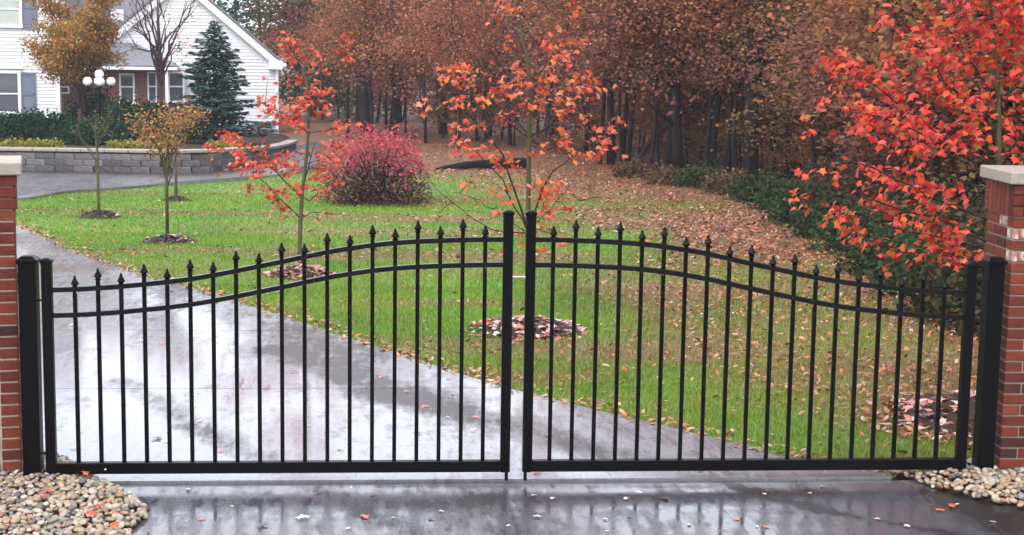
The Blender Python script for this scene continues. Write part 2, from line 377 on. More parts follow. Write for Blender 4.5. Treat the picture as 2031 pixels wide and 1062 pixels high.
for k in range(len(joints)-1):
    a, b2 = joints[k]+(.006 if k else 0), joints[k+1]-.006
    ys = np.linspace(a, b2, 31); R_ = [(redge_at(y), y) for y in ys]; L_ = [(ledge_at(y), y) for y in ys]
    n = len(ys); vs = []; fs = []
    for top in (1, 0):
        for (rx, y), (lx, _) in zip(R_, L_):
            for tt in np.linspace(0, 1, 49):
                ex = lx+(rx-lx)*tt; vs.append((ex, y, gz(0, y)+(.014 if top else -.10)))
    for i in range(n-1):
        for j in range(48):
            p = i*49+j; fs.append((p, p+1, p+50, p+49))
    rim = [i*49+48 for i in range(n)]
    for a_, b_ in zip(rim[:-1], rim[1:]): fs.append((a_, a_+n*49, b_+n*49, b_))
    fs += [(j, j+n*49, j+1+n*49, j+1) for j in range(48)]
    worn_reflect_attr(MB().add(vs, fs).build('slab', M_conc, drive), TRACKS)
# far loop of the drive in front of the house: asphalt
lawn_far = [(-330, 402), (-60, 402), (37, 398), (115, 384), (195, 378.5), (327, 368), (453, 359.5), (523, 352), (600, 341), (650, 325), (680, 308)]
wall_px = [(-330, 337), (-60, 338), (0, 338.5), (100, 340), (200, 341.5), (330, 344), (420, 342), (485, 332), (530, 316), (562, 303), (580, 293)]
lf = [ground(*p) for p in lawn_far]; wb = [ground(*p) for p in wall_px]
poly = [(p[0], p[1]) for p in lf]+[(p[0], p[1]+.0) for p in ([ground(680, 285)]+[ground(620, 280)]+[w+np.array([0, .3, 0]) for w in wb[::-1]])]
mb = MB(); vs = [(x, y, gz(x, y)+.010) for x, y in poly]
far_pts = vs
nlf = len(lf); strip = []
lo = np.array([p[:2] for p in lf]); hi = np.array([w[:2]+np.array([0, .4]) for w in wb]+[ground(625, 281)[:2]])
def resample(P, n):
    s = np.concatenate([[0], np.cumsum(np.hypot(*np.diff(P, axis=0).T))]); u = np.linspace(0, s[-1], n)
    return np.stack([np.interp(u, s, P[:, i]) for i in range(P.shape[1])], 1)
A, B = resample(lo, 40), resample(hi, 40); vs = []; fs = []
for i in range(40):
    for tt in np.linspace(0, 1, 6):
        p = A[i]*(1-tt)+B[i]*tt; vs.append((p[0], p[1], gz(*p)+.010))
for i in range(39):
    for j in range(5): fs.append((i*6+j, (i+1)*6+j, (i+1)*6+j+1, i*6+j+1))
struct(MB().add(vs, fs).build('loop_road', M_road))
# narrow concrete edge strip along the lawn
mb = MB(); K = resample(lo, 60); tn = np.gradient(K, axis=0); tn /= np.linalg.norm(tn, axis=1)[:, None]; nn = np.stack([-tn[:, 1], tn[:, 0]], 1)
vs = []
for p, q in zip(K, nn):
    for o_, z in ((-.16, .0), (-.16, .05), (.12, .05), (.12, .0)): r = p+q*o_; vs.append((r[0], r[1], gz(*r)+z))
fs = [(i*4+j, i*4+j+1, i*4+j+5, i*4+j+4) for i in range(59) for j in range(3)]
struct(mb.add(vs, fs).build('edge_kerb', M_conc))
# asphalt apron in the foreground (one sheet), slightly below the concrete
vs = []; fs = []
xs = np.concatenate([np.linspace(-14, -3.4, 10), np.arange(-3.3, 3.5, .06), np.linspace(3.6, 14, 10)]); ys = np.concatenate([np.linspace(-16, -1.6, 12), np.arange(-1.5, DY0-.05, .04), [DY0-.02]]); nxa, nya = len(xs), len(ys)
for y in ys:
    for x in xs: vs.append((x, y, -.002))
for i in range(nya-1):
    for j in range(nxa-1): p = i*nxa+j; fs.append((p, p+1, p+nxa+1, p+nxa))
_ap = struct(MB().add(vs, fs).build('asphalt_apron', M_asph)); worn_reflect_attr(_ap, APRON)

# ================================================================ GATE, POSTS, PILLARS
def xz(px, py, Y=0.0): p = onY(px, py, Y); return p[0], p[2]
rail_px = [(100, 575), (150, 574), (195, 571.5), (243, 568), (289, 563.5), (335, 559), (378, 553.5), (423, 546), (470, 537), (514, 528), (560, 519), (606, 509), (650.5, 499.7), (691, 493), (740, 486), (786, 481.4), (830, 478.7), (876, 477), (920, 475.7), (963, 475), (1004, 475)]
RX, RZ = np.array([xz(*p) for p in rail_px]).T
HALF = 2.44
def rail_z(ax): return np.interp(-ax, RX, RZ)            # ax = distance from the gate's middle line
FIN = [1.369, 1.402, 1.365, 1.392, 1.35, 1.367, 1.316, 1.326, 1.269, 1.274, 1.219, 1.229, 1.173, 1.184, 1.136, 1.16, 1.112, 1.136, 1.097]
BOT0, BOT1 = .062, .121
pk_shaft = {}
fin_mesh = MB().lathe([(.0115, 0), (.0165, .003), (.0165, .007), (.011, .010), (.0125, .013), (.0205, .019), (.0205, .022), (.015, .034), (.0085, .046), (.0065, .052), (.0075, .055), (.004, .060), (.001, .064)], 8).mesh('finial', M_gate)
STW = .051
def leaf(sg, label):
    root = thing('gate_leaf', label, 'gate', (sg*1.24, 0, 0), 0, 'leaves of the driveway gate')
    X0 = sg*1.24
    L = lambda x: x-X0
    xo, xi = sg*(HALF-STW/2), sg*(.0335+STW/2)
    for x, zt in ((xo, xz(102, 521)[1]), (xi, xz(1014, 426)[1])):
        mb = MB(); mb.box((0, 0, (BOT0-.002+zt)/2), (STW, STW, zt-BOT0+.002), ch=.004)
        st = mb.build('stile', M_gate, root, (L(x), 0, 0))
        MB().box((0, 0, zt+.006), (STW+.010, STW+.010, .018), ch=.004).frustum((0, 0, zt+.0152), STW+.004, STW*.45, .008).build('post_cap', M_gate, st)
    a, b2 = sg*(.0335+STW), sg*(HALF-STW)
    MB().box((L((a+b2)/2), 0, (BOT0+BOT1)/2), (abs(b2-a), .046, BOT1-BOT0), ch=.004).build('bottom_rail', M_gate, root)
    for nm, off in (('top_rail', 0), ('lower_rail', -.1325)):
        xs = np.linspace(a, b2, 41); mb = MB(); vs = []
        for x in xs:
            z = float(np.mean([rail_z(abs(x)+d) for d in (-.06, -.03, 0, .03, .06)]))+off
            for dy, dz in ((-.0135, -.0125), (.0135, -.0125), (.0135, .0125), (-.0135, .0125)): vs.append((L(x), dy, z+dz))
        fs = [(i*4+j, i*4+(j+1) % 4, i*4+4+(j+1) % 4, i*4+4+j) for i in range(40) for j in range(4)]+[(3, 2, 1, 0), (160, 161, 162, 163)]
        if sg < 0: fs = [f[::-1] for f in fs]
        mb.add(vs, fs).build(nm, M_rail, root)
        # rain drops hanging under the rail
        n = 46; dx = rng.uniform(min(a, b2)+.02, max(a, b2)-.02, n)
        dr = MB()
        for x in dx:
            z = float(rail_z(abs(x)))+off-.0125; r = rng.uniform(.0026, .0048)
            dr.lathe([(r*.5, .0005), (r, -r*.8), (r*.75, -r*1.8), (r*.1, -r*2.2)], 6, (L(x), rng.uniform(-.012, -.006), z))
        w = dr.build('rain_drops', M_drop, root, smooth=True); w['kind'] = 'stuff'
    for k in range(19):
        x = sg*(.17751+k*.116546); zt = FIN[k]-.060
        key = k
        if key not in pk_shaft: pk_shaft[key] = MB().box((0, 0, (BOT1-.004+zt)/2), (.0205, .0205, zt-BOT1+.004), ch=.0015).mesh('picket', M_gate)
        p = link('picket', pk_shaft[key], root, (L(x), 0, 0))
        link('finial', fin_mesh, p, (0, 0, zt))
    # drop rod at the meeting stile
    rx = L(xi+sg*(-.006 if sg < 0 else -.012))
    mb = MB(); mb.tube([(rx, -STW/2-.012, .022), (rx, -STW/2-.012, .33)], .009, 8); mb.box((rx, -STW/2-.006, .12), (.03, .012, .02)); mb.box((rx, -STW/2-.006, .29), (.03, .012, .02))
    mb.build('drop_rod', M_gate, root)
    hx = L(sg*(HALF+.012))
    for z in (xz(87, 596)[1], .17):
        MB().tube([(hx-.02, 0, z), (hx+.02, 0, z)], .006, 8).build('hinge', M_gate, root)
    return root
M_drop, t, b, o = newmat('rain_water'); b.inputs['Roughness'].default_value = .02; b.inputs['IOR'].default_value = 1.33; b.inputs['Transmission Weight'].default_value = .9; b.inputs['Base Color'].default_value = (.95, .97, 1, 1)
M_rail = M_gate.copy(); M_rail.name = 'wet_black_rail'; M_rail.node_tree.nodes['Principled BSDF'].inputs['Specular IOR Level'].default_value = .18
for l_ in list(M_rail.node_tree.nodes['Principled BSDF'].inputs['Roughness'].links): M_rail.node_tree.links.remove(l_)
M_rail.node_tree.nodes['Principled BSDF'].inputs['Roughness'].default_value = .16
gl = leaf(-1, 'left leaf of the black iron driveway gate, over the concrete drive')
gr = leaf(1, 'right leaf of the black iron driveway gate, in front of the lawn')
MB().tube([(-.036, -.012, xz(1030, 549)[1]), (.036, -.012, xz(1030, 549)[1])], .005, 8).build('latch_bar', M_steel, gl, (1.24, 0, 0))
MB().lathe([(.006, 0), (.006, .004), (.003, .006)], 8).build('steel_dot', M_steel, gl, (xz(211, 929)[0]+1.24, -.026, xz(211, 929)[1]), rot=(math.pi/2, 0, 0))  # small steel disc on the front of the bottom rail
for sg, lab in ((-1, 'square black gate post with pyramid cap beside the left brick pillar'), (1, 'square black gate post touching the right brick pillar')):
    x = xz(60.5, 700, .03)[0] if sg < 0 else xz(1962, 700, .03)[0]
    zt = xz(61, 520, .03)[1] if sg < 0 else xz(1962, 522, .03)[1]
    r = thing('gate_post', lab, 'gate post', (x, .03, 0), 0 if sg < 0 else math.radians(2), 'posts that carry the gate')
    MB().box((0, 0, zt/2-.15), (.09, .09, zt+.3), ch=.004).build('post', M_gate, r)
    MB().box((0, 0, zt+.007), (.106, .106, .02), ch=.004).frustum((0, 0, zt+.0172), .098, .055, .016).build('post_cap', M_gate, r)

# ---- brick pillars
COURSE = .0592; BH = COURSE-.009
bricks = {}
def brick_mesh(l, d, h, mat=None):
    key = (round(l, 4), round(d, 4), round(h, 4), mat.name if mat else '')
    if key not in bricks: bricks[key] = MB().box((0, 0, 0), (l, d, h), ch=.003).mesh('brick', mat or M_brick)
    return bricks[key]
def pillar(loc, rz, label, ztop, soldier):
    s = .42; r = thing('brick_pillar', label, 'pillar', loc, rz, 'brick pillars at the gate')
    core = s-.018
    MB().box((0, 0, ztop/2-.1), (core, core, ztop+.2)).build('mortar_core', M_mortar, r)
    ncour = int(round(ztop/COURSE)); j = .009; h = ztop/ncour-j; ch = ztop/ncour
    band = ncour-3
    def put(x, y, z, l, d, hh, ang, mat=None):
        o_ = link('brick', brick_mesh(l, d, hh, mat), r, (x, y, z)); o_.rotation_euler = (rng.normal(0, .004), rng.normal(0, .004), ang+rng.normal(0, .004)); return o_
    bw = .095
    for c in range(ncour):
        z = (c+.5)*ch; off = .011 if c >= band else 0
        odd = c % 2
        if soldier and c >= band: 
            if c > band: continue
        S2 = s/2+off
        for f in range(4):
            ang = f*math.pi/2; cs, sn = math.cos(ang), math.sin(ang)
            # face f runs along local u from -S2 to S2, its bricks own one corner each (pinwheel)
            if soldier and c == band:
                nb_ = 7; wv = (2*S2-bw*0)/nb_
                hh = 3*ch-j
                for k in range(nb_):
                    u = -S2+wv*(k+.5); v = -(S2-bw/2)
                    if (k == 0): continue
                    put(u*cs-v*sn, u*sn+v*cs, (band+1.5)*ch, wv-j, bw, hh, ang)
                u = -S2+wv*.5
                for q in range(3): put(u*cs-(-(S2-bw/2))*sn, u*sn+(-(S2-bw/2))*cs, (band+.5+q)*ch, wv-j, bw, h, ang)
                continue
            cuts = [-S2, -S2+.205, -S2+.205+.11, S2-.0] if odd else [-S2, -S2+.10, -S2+.10+.205, S2]
            if odd == 0 and f % 2: cuts = [-S2, -S2+.15, -S2+.15+.205-.03, S2]
            end = S2-bw-j*.5                        # next face's brick covers the corner
            cuts = [min(q, end) for q in cuts]
            for a_, b_ in zip(cuts[:-1], cuts[1:]):
                l = b_-a_-j*.9
                if l < .02: continue
                u = (a_+b_)/2; v = -(S2-bw/2-rng.uniform(-.0015, .0015))
                mat = M_effl if (soldier and ((f == 3 and c == band-1 and a_ > -S2+.05) or (c in (band-2, band-4) and rng.random() < .45) )) else None
                put(u*cs-v*sn, u*sn+v*cs, z, l, bw, h, ang, mat)
    MB().box((0, 0, ztop+.033), (s+.075, s+.075, .066), ch=.006).build('capstone', M_cap, r)
    return r
phi = math.radians(12)
fr = onY(37.5, 700, .05); zc = onY(30, 348, .03)[2]
h = .21
# left pillar: front-right corner at fr, turned so that only its front shows
cx_ = fr[0]-(h*math.cos(phi)+h*math.sin(phi)); cy_ = .05+(h*math.cos(phi)-h*math.sin(phi))
lp = pillar((cx_, cy_, .0), phi, 'red brick pillar with pale stone cap at the left edge, cut by the frame', zc, False)
MB().box((-.02, -.235, onY(2, 449, 0)[2]), (.255, .02, .10), ch=.004).build('plaque', M_trim, lp)
nr = onY(1997, 700, -.02); zc2 = onY(1990, 365, .0)[2]
rp = pillar((nr[0]+h, -.02+h, .0), math.radians(-1.5), 'red brick pillar with white lime stains and pale stone cap, right of the gate', zc2, True)

# ---- pebble beds
def sphere_t(n=8, m=5):
    vs = [(0, 0, 1)]
    for i in range(1, m):
        for j in range(n): a_ = math.pi*i/m; w = 2*math.pi*j/n; vs.append((math.sin(a_)*math.cos(w), math.sin(a_)*math.sin(w), math.cos(a_)))
    vs.append((0, 0, -1)); fs = []
    for j in range(n): fs.append((0, 1+j, 1+(j+1) % n))
    for i in range(m-2):
        for j in range(n):
            a_ = 1+i*n+j; b_ = 1+i*n+(j+1) % n; fs += [(a_, a_+n, b_+n), (a_, b_+n, b_)]
    L = len(vs)-1
    for j in range(n): fs.append((L, 1+(m-2)*n+(j+1) % n, 1+(m-2)*n+j))
    return np.array(vs), np.array(fs)
PT, PF = sphere_t(7, 4)
PCOL = [(.52, .47, .40), (.62, .58, .52), (.40, .30, .21), (.33, .31, .30), (.19, .19, .21), (.50, .38, .28), (.42, .25, .18), (.66, .62, .58), (.30, .34, .33), (.13, .12, .13), (.56, .46, .30)]
PW = [4, 3, 3, 3, 1.6, 3, 1.5, 2.5, 1.2, .8, 1.5]
PCOL = [(c[0]*.76, c[1]*.67, c[2]*.57) for c in PCOL]
peb_var = []
for k in range(11):
    for q in range(2):
        T = PT*(1+rng.normal(0, .10, (len(PT), 1)))
        peb_var.append((PW[k], scatter('pebble', T, PF, np.zeros((1, 3)), np.eye(3)[None], np.ones(1), np.array([PCOL[k]]), M_pebble, True)))
pv_w = np.array([w for w, _ in peb_var]); pv_w /= pv_w.sum()
def inpoly(P, poly):
    x, y = P[:, 0], P[:, 1]; ins = np.zeros(len(P), bool); n = len(poly)
    for i in range(n):
        (x1, y1), (x2, y2) = poly[i], poly[(i+1) % n]
        ins ^= ((y1 > y) != (y2 > y)) & (x < (x2-x1)*(y-y1)/(y2-y1+1e-12)+x1)
    return ins
def project(P):
    d = np.asarray(P)-C; z = d@FW; return np.stack([W0/2+FPX*(d@RT)/z, H0/2-FPX*(d@UP)/z], -1)
def pebbles(poly_px, ext, hmax, name):
    poly = [tuple(ground(*p)[:2]) for p in poly_px]+ext
    pa = np.array(poly); lo_, hi_ = pa.min(0), pa.max(0)
    root = struct(link(name, None, None, ((lo_[0]+hi_[0])/2, (lo_[1]+hi_[1])/2, 0)))
    O = np.array(root.location)
    # stones by dart throwing, several layers
    pts = []; cand = rng.uniform(lo_, hi_, (26000, 2)); cand = cand[inpoly(cand, poly)]
    keep = []
    cell = {}
    for p in cand:
        k = (int(p[0]//.04), int(p[1]//.04)); ok = True
        for i in (-1, 0, 1):
            for j_ in (-1, 0, 1):
                for q in cell.get((k[0]+i, k[1]+j_), ()):
                    if (q[0]-p[0])**2+(q[1]-p[1])**2 < .0255**2: ok = False
        if ok: cell.setdefault(k, []).append(p); keep.append(p)
    P = np.array(keep)
    def dist_edge(P):
        best = np.full(len(P), 9.)
        for a_, b_ in zip(poly, poly[1:]+poly[:1]):
            a_ = np.array(a_); d = np.array(b_)-a_; tt = np.clip(((P-a_)@d)/d.dot(d), 0, 1); best = np.minimum(best, np.linalg.norm(P-a_-tt[:, None]*d, axis=1))
        return best
    zz = hmax*np.clip(dist_edge(P)/.16, 0, 1)**.7
    P3 = np.stack([P[:, 0], P[:, 1], zz+.012+rng.uniform(-.008, .014, len(P))], 1)
    uv = project(P3); vis = (uv[:, 0] > -8) & (uv[:, 0] < W0+8) & (uv[:, 1] < H0+8)
    size = rng.uniform(.012, .023, len(P)); sz = np.stack([size*rng.uniform(1, 1.45, len(P)), size, size*rng.uniform(.5, .8, len(P))], 1)
    order = np.argsort(-np.where(vis, size/np.linalg.norm(P3-C, axis=1), -1)); top = set(order[:300].tolist())
    rest = [i for i in range(len(P)) if i not in top or not vis[i]]
    yaw = rng.uniform(0, 6.28, len(P)); tl = rng.normal(0, .3, (len(P), 2))
    for i in order[:300]:
        if not vis[i]: continue
        o_ = link('pebble', peb_var[rng.choice(len(peb_var), p=pv_w)][1], root, P3[i]-O, (tl[i, 0], tl[i, 1], yaw[i])); o_.scale = sz[i]
    rest = np.array(rest); n = len(rest)
    # rotate after scaling: bake the scale into per-stone matrices
    R = rotm(yaw[rest], tl[rest, 0], tl[rest, 1])*sz[rest][:, None, :]
    o_ = link('pebbles', scatter('pebbles', PT, PF, P3[rest]-O, R, np.ones(n), palette(n, PCOL, PW, .15, .03), M_pebble, True), root); o_['kind'] = 'stuff'
    # base mound under the stones
    mb = MB(); gxs = np.linspace(lo_[0], hi_[0], 30); gys = np.linspace(lo_[1], hi_[1], 30); G = np.array([(x, y) for y in gys for x in gxs])
    hz = np.where(inpoly(G, poly), hmax*np.clip(dist_edge(G)/.16, 0, 1)**.7-.004, -.05)
    mb.add([(g[0]-O[0], g[1]-O[1], z) for g, z in zip(G, hz)], [(i*30+j_, i*30+j_+1, i*30+j_+31, i*30+j_+30) for i in range(29) for j_ in range(29)])
    mb.build('gravel_base', M_mulch, root, smooth=True)
    return P3
pl = pebbles([(270, 1100), (252, 1062), (282, 1035), (292, 1012), (268, 992), (225, 972), (185, 950), (160, 935), (120, 915), (60, 905)], [(-3.4, .35), (-3.4, -1.3)], .04, 'pebble_bed')
pr = pebbles([(1715, 934), (1790, 944), (1850, 968), (1905, 982), (1990, 1003), (2080, 1022), (2200, 1050)], [(3.6, .3), (2.45, .3), (2.2, .12)], .042, 'pebble_bed')

# ================================================================ GRASS, LITTER
drive_poly = [(redge_at(y), y) for y in np.linspace(DY0, 14.6, 40)]+[(ledge_at(y), y) for y in np.linspace(14.6, DY0, 40)]
road_poly = [tuple(p) for p in A]+[tuple(p) for p in B[::-1]]
def on_lawn(P):
    x = P[:, 0]; y = P[:, 1]
    rx = np.interp(y, redge[:, 1], redge[:, 0]); ok = (x > rx+.02+.05*noise2(x*7, y*7)) & (y > .12)
    lx = np.interp(x, lo[:, 0], lo[:, 1]); ok &= ~((y > lx-.18) & (x < lo[-1, 0]))
    return ok
tot = []
for D0, D1, dens in ((8.5, 12, 4600), (12, 16, 3000), (16, 21, 1600), (21, 28, 850), (28, 40, 380)):
    xl, xr = -0.36*D1+.2, 0.44*D1
    area = (xr-xl)*(D1-D0); n = int(area*dens); d = rng.uniform(D0, D1, n); s = rng.uniform(xl, xr, n)
    P = C[:2]+d[:, None]*HF[:2]+s[:, None]*HR[:2]
    uv = project(np.stack([P[:, 0], P[:, 1], gz(P[:, 0], P[:, 1])], 1)); P = P[(uv[:, 0] > -120) & (uv[:, 0] < W0+120)]
    P = P[on_lawn(P)]; br = brown(P[:, 0], P[:, 1]); P = P[rng.random(len(P)) > br*.85]; tot.append(P)
P = np.concatenate(tot); n = len(P); dist = np.linalg.norm(P-C[:2], axis=1)
T = [(-.5, 0, 0), (.5, 0, 0), (.32, .18, .55), (-.1, .55, 1.0)]; F = [(0, 1, 2), (0, 2, 3)]
w = np.clip(dist*.00042, .0038, .014); hgt = rng.uniform(.022, .048, n)*(1+.25*noise2(P[:, 0]*1.5, P[:, 1]*1.5))
R = rotm(rng.uniform(0, 6.28, n), rng.normal(0, .25, n), rng.normal(0, .25, n)); R = R*np.stack([w, hgt*.7, hgt], 1)[:, None, :]
col = lawncol(P[:, 0], P[:, 1])*(1+rng.normal(0, .2, (n, 1)))*np.where(rng.random((n, 1)) < .06, np.array([[1.5, 1.05, 1.2]]), 1.0)
g = link('lawn_grass', scatter('lawn_grass', T, F, np.stack([P[:, 0], P[:, 1], gz(P[:, 0], P[:, 1])-.003], 1), R, np.ones(n), np.clip(col, .01, .8), M_grass))
g['kind'] = 'stuff'; g['label'] = 'green lawn grass beyond the gate, thin and leaf-strewn towards the wood'

# maple leaf template
def maple():
    pts = [(0, -.05), (.10, .02), (.38, -.10), (.33, .08), (.55, .30), (.30, .30), (.26, .48), (.14, .42), (0, .80)]
    pts = pts+[(-x, y) for x, y in pts[-2:0:-1]]
    vs = [(0, .22, .02)]+[(x, y, -.38*abs(x)**1.3-.12*(y-.2)**2) for x, y in pts]
    n = len(pts); return np.array(vs), np.array([(0, 1+i, 1+(i+1) % n) for i in range(n)])
LT_, LF_ = maple()
OT = np.array([(0, 0, 0), (.22, .3, -.06), (.18, .65, -.10), (0, 1, -.16), (-.18, .65, -.10), (-.22, .3, -.06), (0, .5, .02)])-np.array([0, .5, 0])
OF = np.array([(6, i, (i+1) % 6) for i in range(6)])
BROWNS = [(.27, .095, .035), (.33, .145, .06), (.37, .20, .10), (.19, .065, .028), (.43, .26, .16), (.36, .10, .03)]
PINKS = [(.50, .22, .20), (.60, .36, .33), (.42, .10, .09), (.64, .46, .42), (.40, .16, .10), (.28, .05, .035)]
lp_, lc_, ls_ = [], [], []
def litter(P, sz, pal, w=None):
    lp_.append(np.stack([P[:, 0], P[:, 1], gz(P[:, 0], P[:, 1])], 1)); lc_.append(palette(len(P), pal, w, .22, .06)); ls_.append(sz)
for D0, D1, dens in ((8.5, 13, 110), (13, 18, 105), (18, 26, 80), (26, 36, 40), (36, 60, 14)):
    xl, xr = -0.36*D1+.2, 0.46*D1; n = int((xr-xl)*(D1-D0)*dens*1.8); d = rng.uniform(D0, D1, n); s = rng.uniform(xl, xr, n)
    P = C[:2]+d[:, None]*HF[:2]+s[:, None]*HR[:2]; P = P[on_lawn(P)]; br = brown(P[:, 0], P[:, 1]); wd = wood_dist(P[:, 0], P[:, 1])
    keep = rng.random(len(P)) < np.clip(.025+1.1*br*np.where(wd < 2.5, 1, .32)+.12*np.clip(P[:, 0]*.12, 0, 1)+.07*(P[:, 1] < 4), 0, 1); P = P[keep]
    litter(P, rng.uniform(.035, .07, len(P))*(1 if D1 < 26 else 1.35), BROWNS+PINKS[:2]+[(.40, .10, .03), (.12, .05, .03)], [3, 2.5, 1.2, 3, .6, 2.5, .3, .2, 2, 2.5])
# along the drive's edge
n = 900; y = rng.uniform(.1, 14, n)**1.0; x = redge_at(y)+np.abs(rng.normal(0, .14, n))-.05
litter(np.stack([x, y], 1), rng.uniform(.035, .07, n), BROWNS, None)
# mulch mounds
def mound(px, py, rpx, hgt, label, nleaf, pal):
    c = ground(px, py); rad = np.linalg.norm(ground(px+rpx, py)-c)
    mb = MB(); nr_, na = 7, 28; vs = [(0, 0, hgt)]
    for i in range(1, nr_+1):
        for j in range(na):
            a_ = 2*math.pi*j/na; rr = rad*i/nr_*(1+.10*math.sin(3*a_+px)+.05*math.sin(7*a_))
            vs.append((rr*math.cos(a_), rr*math.sin(a_), hgt*(1-(i/nr_)**1.6)+rng.normal(0, .008)-(.02 if i == nr_ else 0)))
    fs = [(0, 1+j, 1+(j+1) % na) for j in range(na)]+[(1+i*na+j, 1+(i+1)*na+j, 1+(i+1)*na+(j+1) % na, 1+i*na+(j+1) % na) for i in range(nr_-1) for j in range(na)]
    o_ = mb.add(vs, fs).build('mulch_mound', M_mulch, None, (c[0], c[1], c[2]), True); tag(o_, label, 'mulch', 'mulch rings round the young trees')
    # wood chips and leaves lying on the mound, one part each
    n = 260; rr = rad*np.sqrt(rng.random(n)); aa = rng.uniform(0, 6.28, n); zz = hgt*(1-(rr/rad)**1.6)+.006
    ch = link('wood_chips', scatter('wood_chips', OT, OF, np.stack([rr*np.cos(aa), rr*np.sin(aa), zz], 1), rotm(rng.uniform(0, 6.28, n), rng.normal(0, .4, n), rng.normal(0, .4, n)), rng.uniform(.03, .07, n), palette(n, [(.03, .02, .017), (.06, .035, .028), (.016, .011, .01)]), M_litter), o_); ch['kind'] = 'stuff'
    if nleaf:
        n = nleaf; rr = rad*1.05*np.sqrt(rng.random(n)); aa = rng.uniform(0, 6.28, n); zz = np.maximum(0, hgt*(1-(rr/rad)**1.6))+.016
        lv = link('fallen_leaves', scatter('fallen_leaves', LT_, LF_, np.stack([rr*np.cos(aa), rr*np.sin(aa), zz], 1), rotm(rng.uniform(0, 6.28, n), rng.normal(0, .3, n), rng.normal(0, .3, n)), rng.uniform(.06, .1, n), palette(n, pal), M_litter), o_); lv['kind'] = 'stuff'
    return c, rad
REDB = [(.26, .07, .05), (.38, .14, .11), (.5, .28, .25), (.18, .05, .04), (.32, .12, .06)]
mound(1045, 657, 118, .10, 'mulch ring strewn with pink leaves, behind the meeting gate stiles', 190, PINKS)
mound(597, 548, 72, .10, 'mulch ring covered in russet leaves under the left red maple', 150, REDB)
mound(335, 481, 58, .09, 'dark mulch ring under the small orange tree', 26, REDB)
mound(196, 432, 46, .11, 'bare dark mulch ring under the leafless sapling nearest the drive bend', 6, REDB)
mound(350, 399, 32, .08, 'smallest dark mulch ring, farthest back on the lawn', 0, REDB)
mr_c, mr_r = mound(1968, 838, 205, .16, 'large mulch ring heaped with pale pink leaves by the right gate post', 260, PINKS)
n = 260; a_ = rng.uniform(0, 6.28, n); rr = mr_r*rng.uniform(.8, 1.3, n); P = mr_c[:2]+np.stack([rr*np.cos(a_), rr*np.sin(a_)], 1); P = P[on_lawn(P)]; litter(P, rng.uniform(.06, .1, len(P)), BROWNS+PINKS)
P = np.concatenate(lp_); cl = np.concatenate(lc_); sz = np.concatenate(ls_); n = len(P)
P[:, 2] += .02+rng.uniform(0, .02, n)
lt = link('leaf_litter', scatter('leaf_litter', OT, OF, P, rotm(rng.uniform(0, 6.28, n), rng.normal(0, .35, n), rng.normal(0, .35, n)), sz, cl, M_litter)); lt['kind'] = 'stuff'; lt['label'] = 'fallen brown leaves thick on the grass towards the wood'

# single leaves lying on the wet paving
leafvar = {}
def leafmesh(kind, cols, n):
    L = []
    for k in range(n):
        T = (LT_-np.array([0, .3, 0]))*np.array([1, 1, rng.uniform(.2, .9)])
        L.append(scatter('fallen_leaf', T, LF_, np.zeros((1, 3)), np.eye(3)[None], np.ones(1), palette(1, cols, None, .1, .05), M_wetleaf))
    return L
V_red = leafmesh('red', [(.42, .05, .03), (.50, .10, .04), (.34, .03, .03)], 4); V_pale = leafmesh('pale', [(.62, .50, .50), (.66, .58, .58), (.55, .42, .40)], 4); V_brn = leafmesh('brown', [(.20, .08, .05), (.14, .05, .04)], 3)
spec_px = [(312, 876, 'r', .085), (245, 808, 'r', .06), (383, 845, 'r', .06), (842, 812, 'r', .07), (942, 833, 'r', .07), (1063, 944, 'r', .07), (1318, 990, 'b', .08), (725, 1026, 'r', .07), (855, 1030, 'b', .05), (1890, 1004, 'r', .09), (1862, 1013, 'r', .07), (1460, 1030, 'r', .06), (400, 1030, 'r', .05), (340, 580, 'r', .12), (270, 551, 'r', .1), (600, 1028, 'p', .11), (690, 655, 'b', .1), (1096, 990, 'p', .07), (1390, 940, 'b', .07), (1180, 885, 'b', .06), (1460, 893, 'r', .06), (875, 1015, 'p', .05), (1740, 1030, 'p', .05), (250, 690, 'r', .07), (300, 633, 'p', .08), (280, 680, 'p', .08)]
for i in range(60):
    px, py = rng.uniform(120, 1500), rng.uniform(540, 905)
    if px < np.interp(py, [p[1] for p in edge_px[::-1]], [p[0] for p in edge_px[::-1]])-25: spec_px.append((px, py, rng.choice(['p', 'p', 'p', 'r', 'b']), rng.uniform(.045, .085)))
for i in range(24): spec_px.append((rng.uniform(320, 1990), rng.uniform(965, 1058), rng.choice(['p', 'p', 'p', 'p', 'r', 'b']), rng.uniform(.035, .07)))
LBL = {'r': ('red maple leaf lying on the wet paving', 'red leaves on the wet paving', V_red), 'p': ('pale upturned leaf shining on the wet paving', 'pale leaves on the wet paving', V_pale), 'b': ('dark brown leaf stuck to the wet paving', 'brown leaves on the wet paving', V_brn)}
for px, py, k, s in spec_px:
    p = ground(px, py); 
    if p[1] > 0: zz = p[2]+.016
    else: zz = 0
    if inpoly(np.array([p[:2]]), [tuple(ground(*q)[:2]) for q in ((1715, 934), (1850, 968), (1990, 1003), (2200, 1050), (2300, 900), (1800, 900))])[0]: continue
    o_ = link('fallen_leaf', random.choice(LBL[k][2]), None, (p[0], p[1], zz+.10*s), (rng.normal(0, .06), rng.normal(0, .06), rng.uniform(0, 6.28))); s *= .62 if k == 'p' else .85; o_.scale = (s*1.1, s*.9, s*.5)
    tag(o_, LBL[k][0], 'leaf', LBL[k][1])
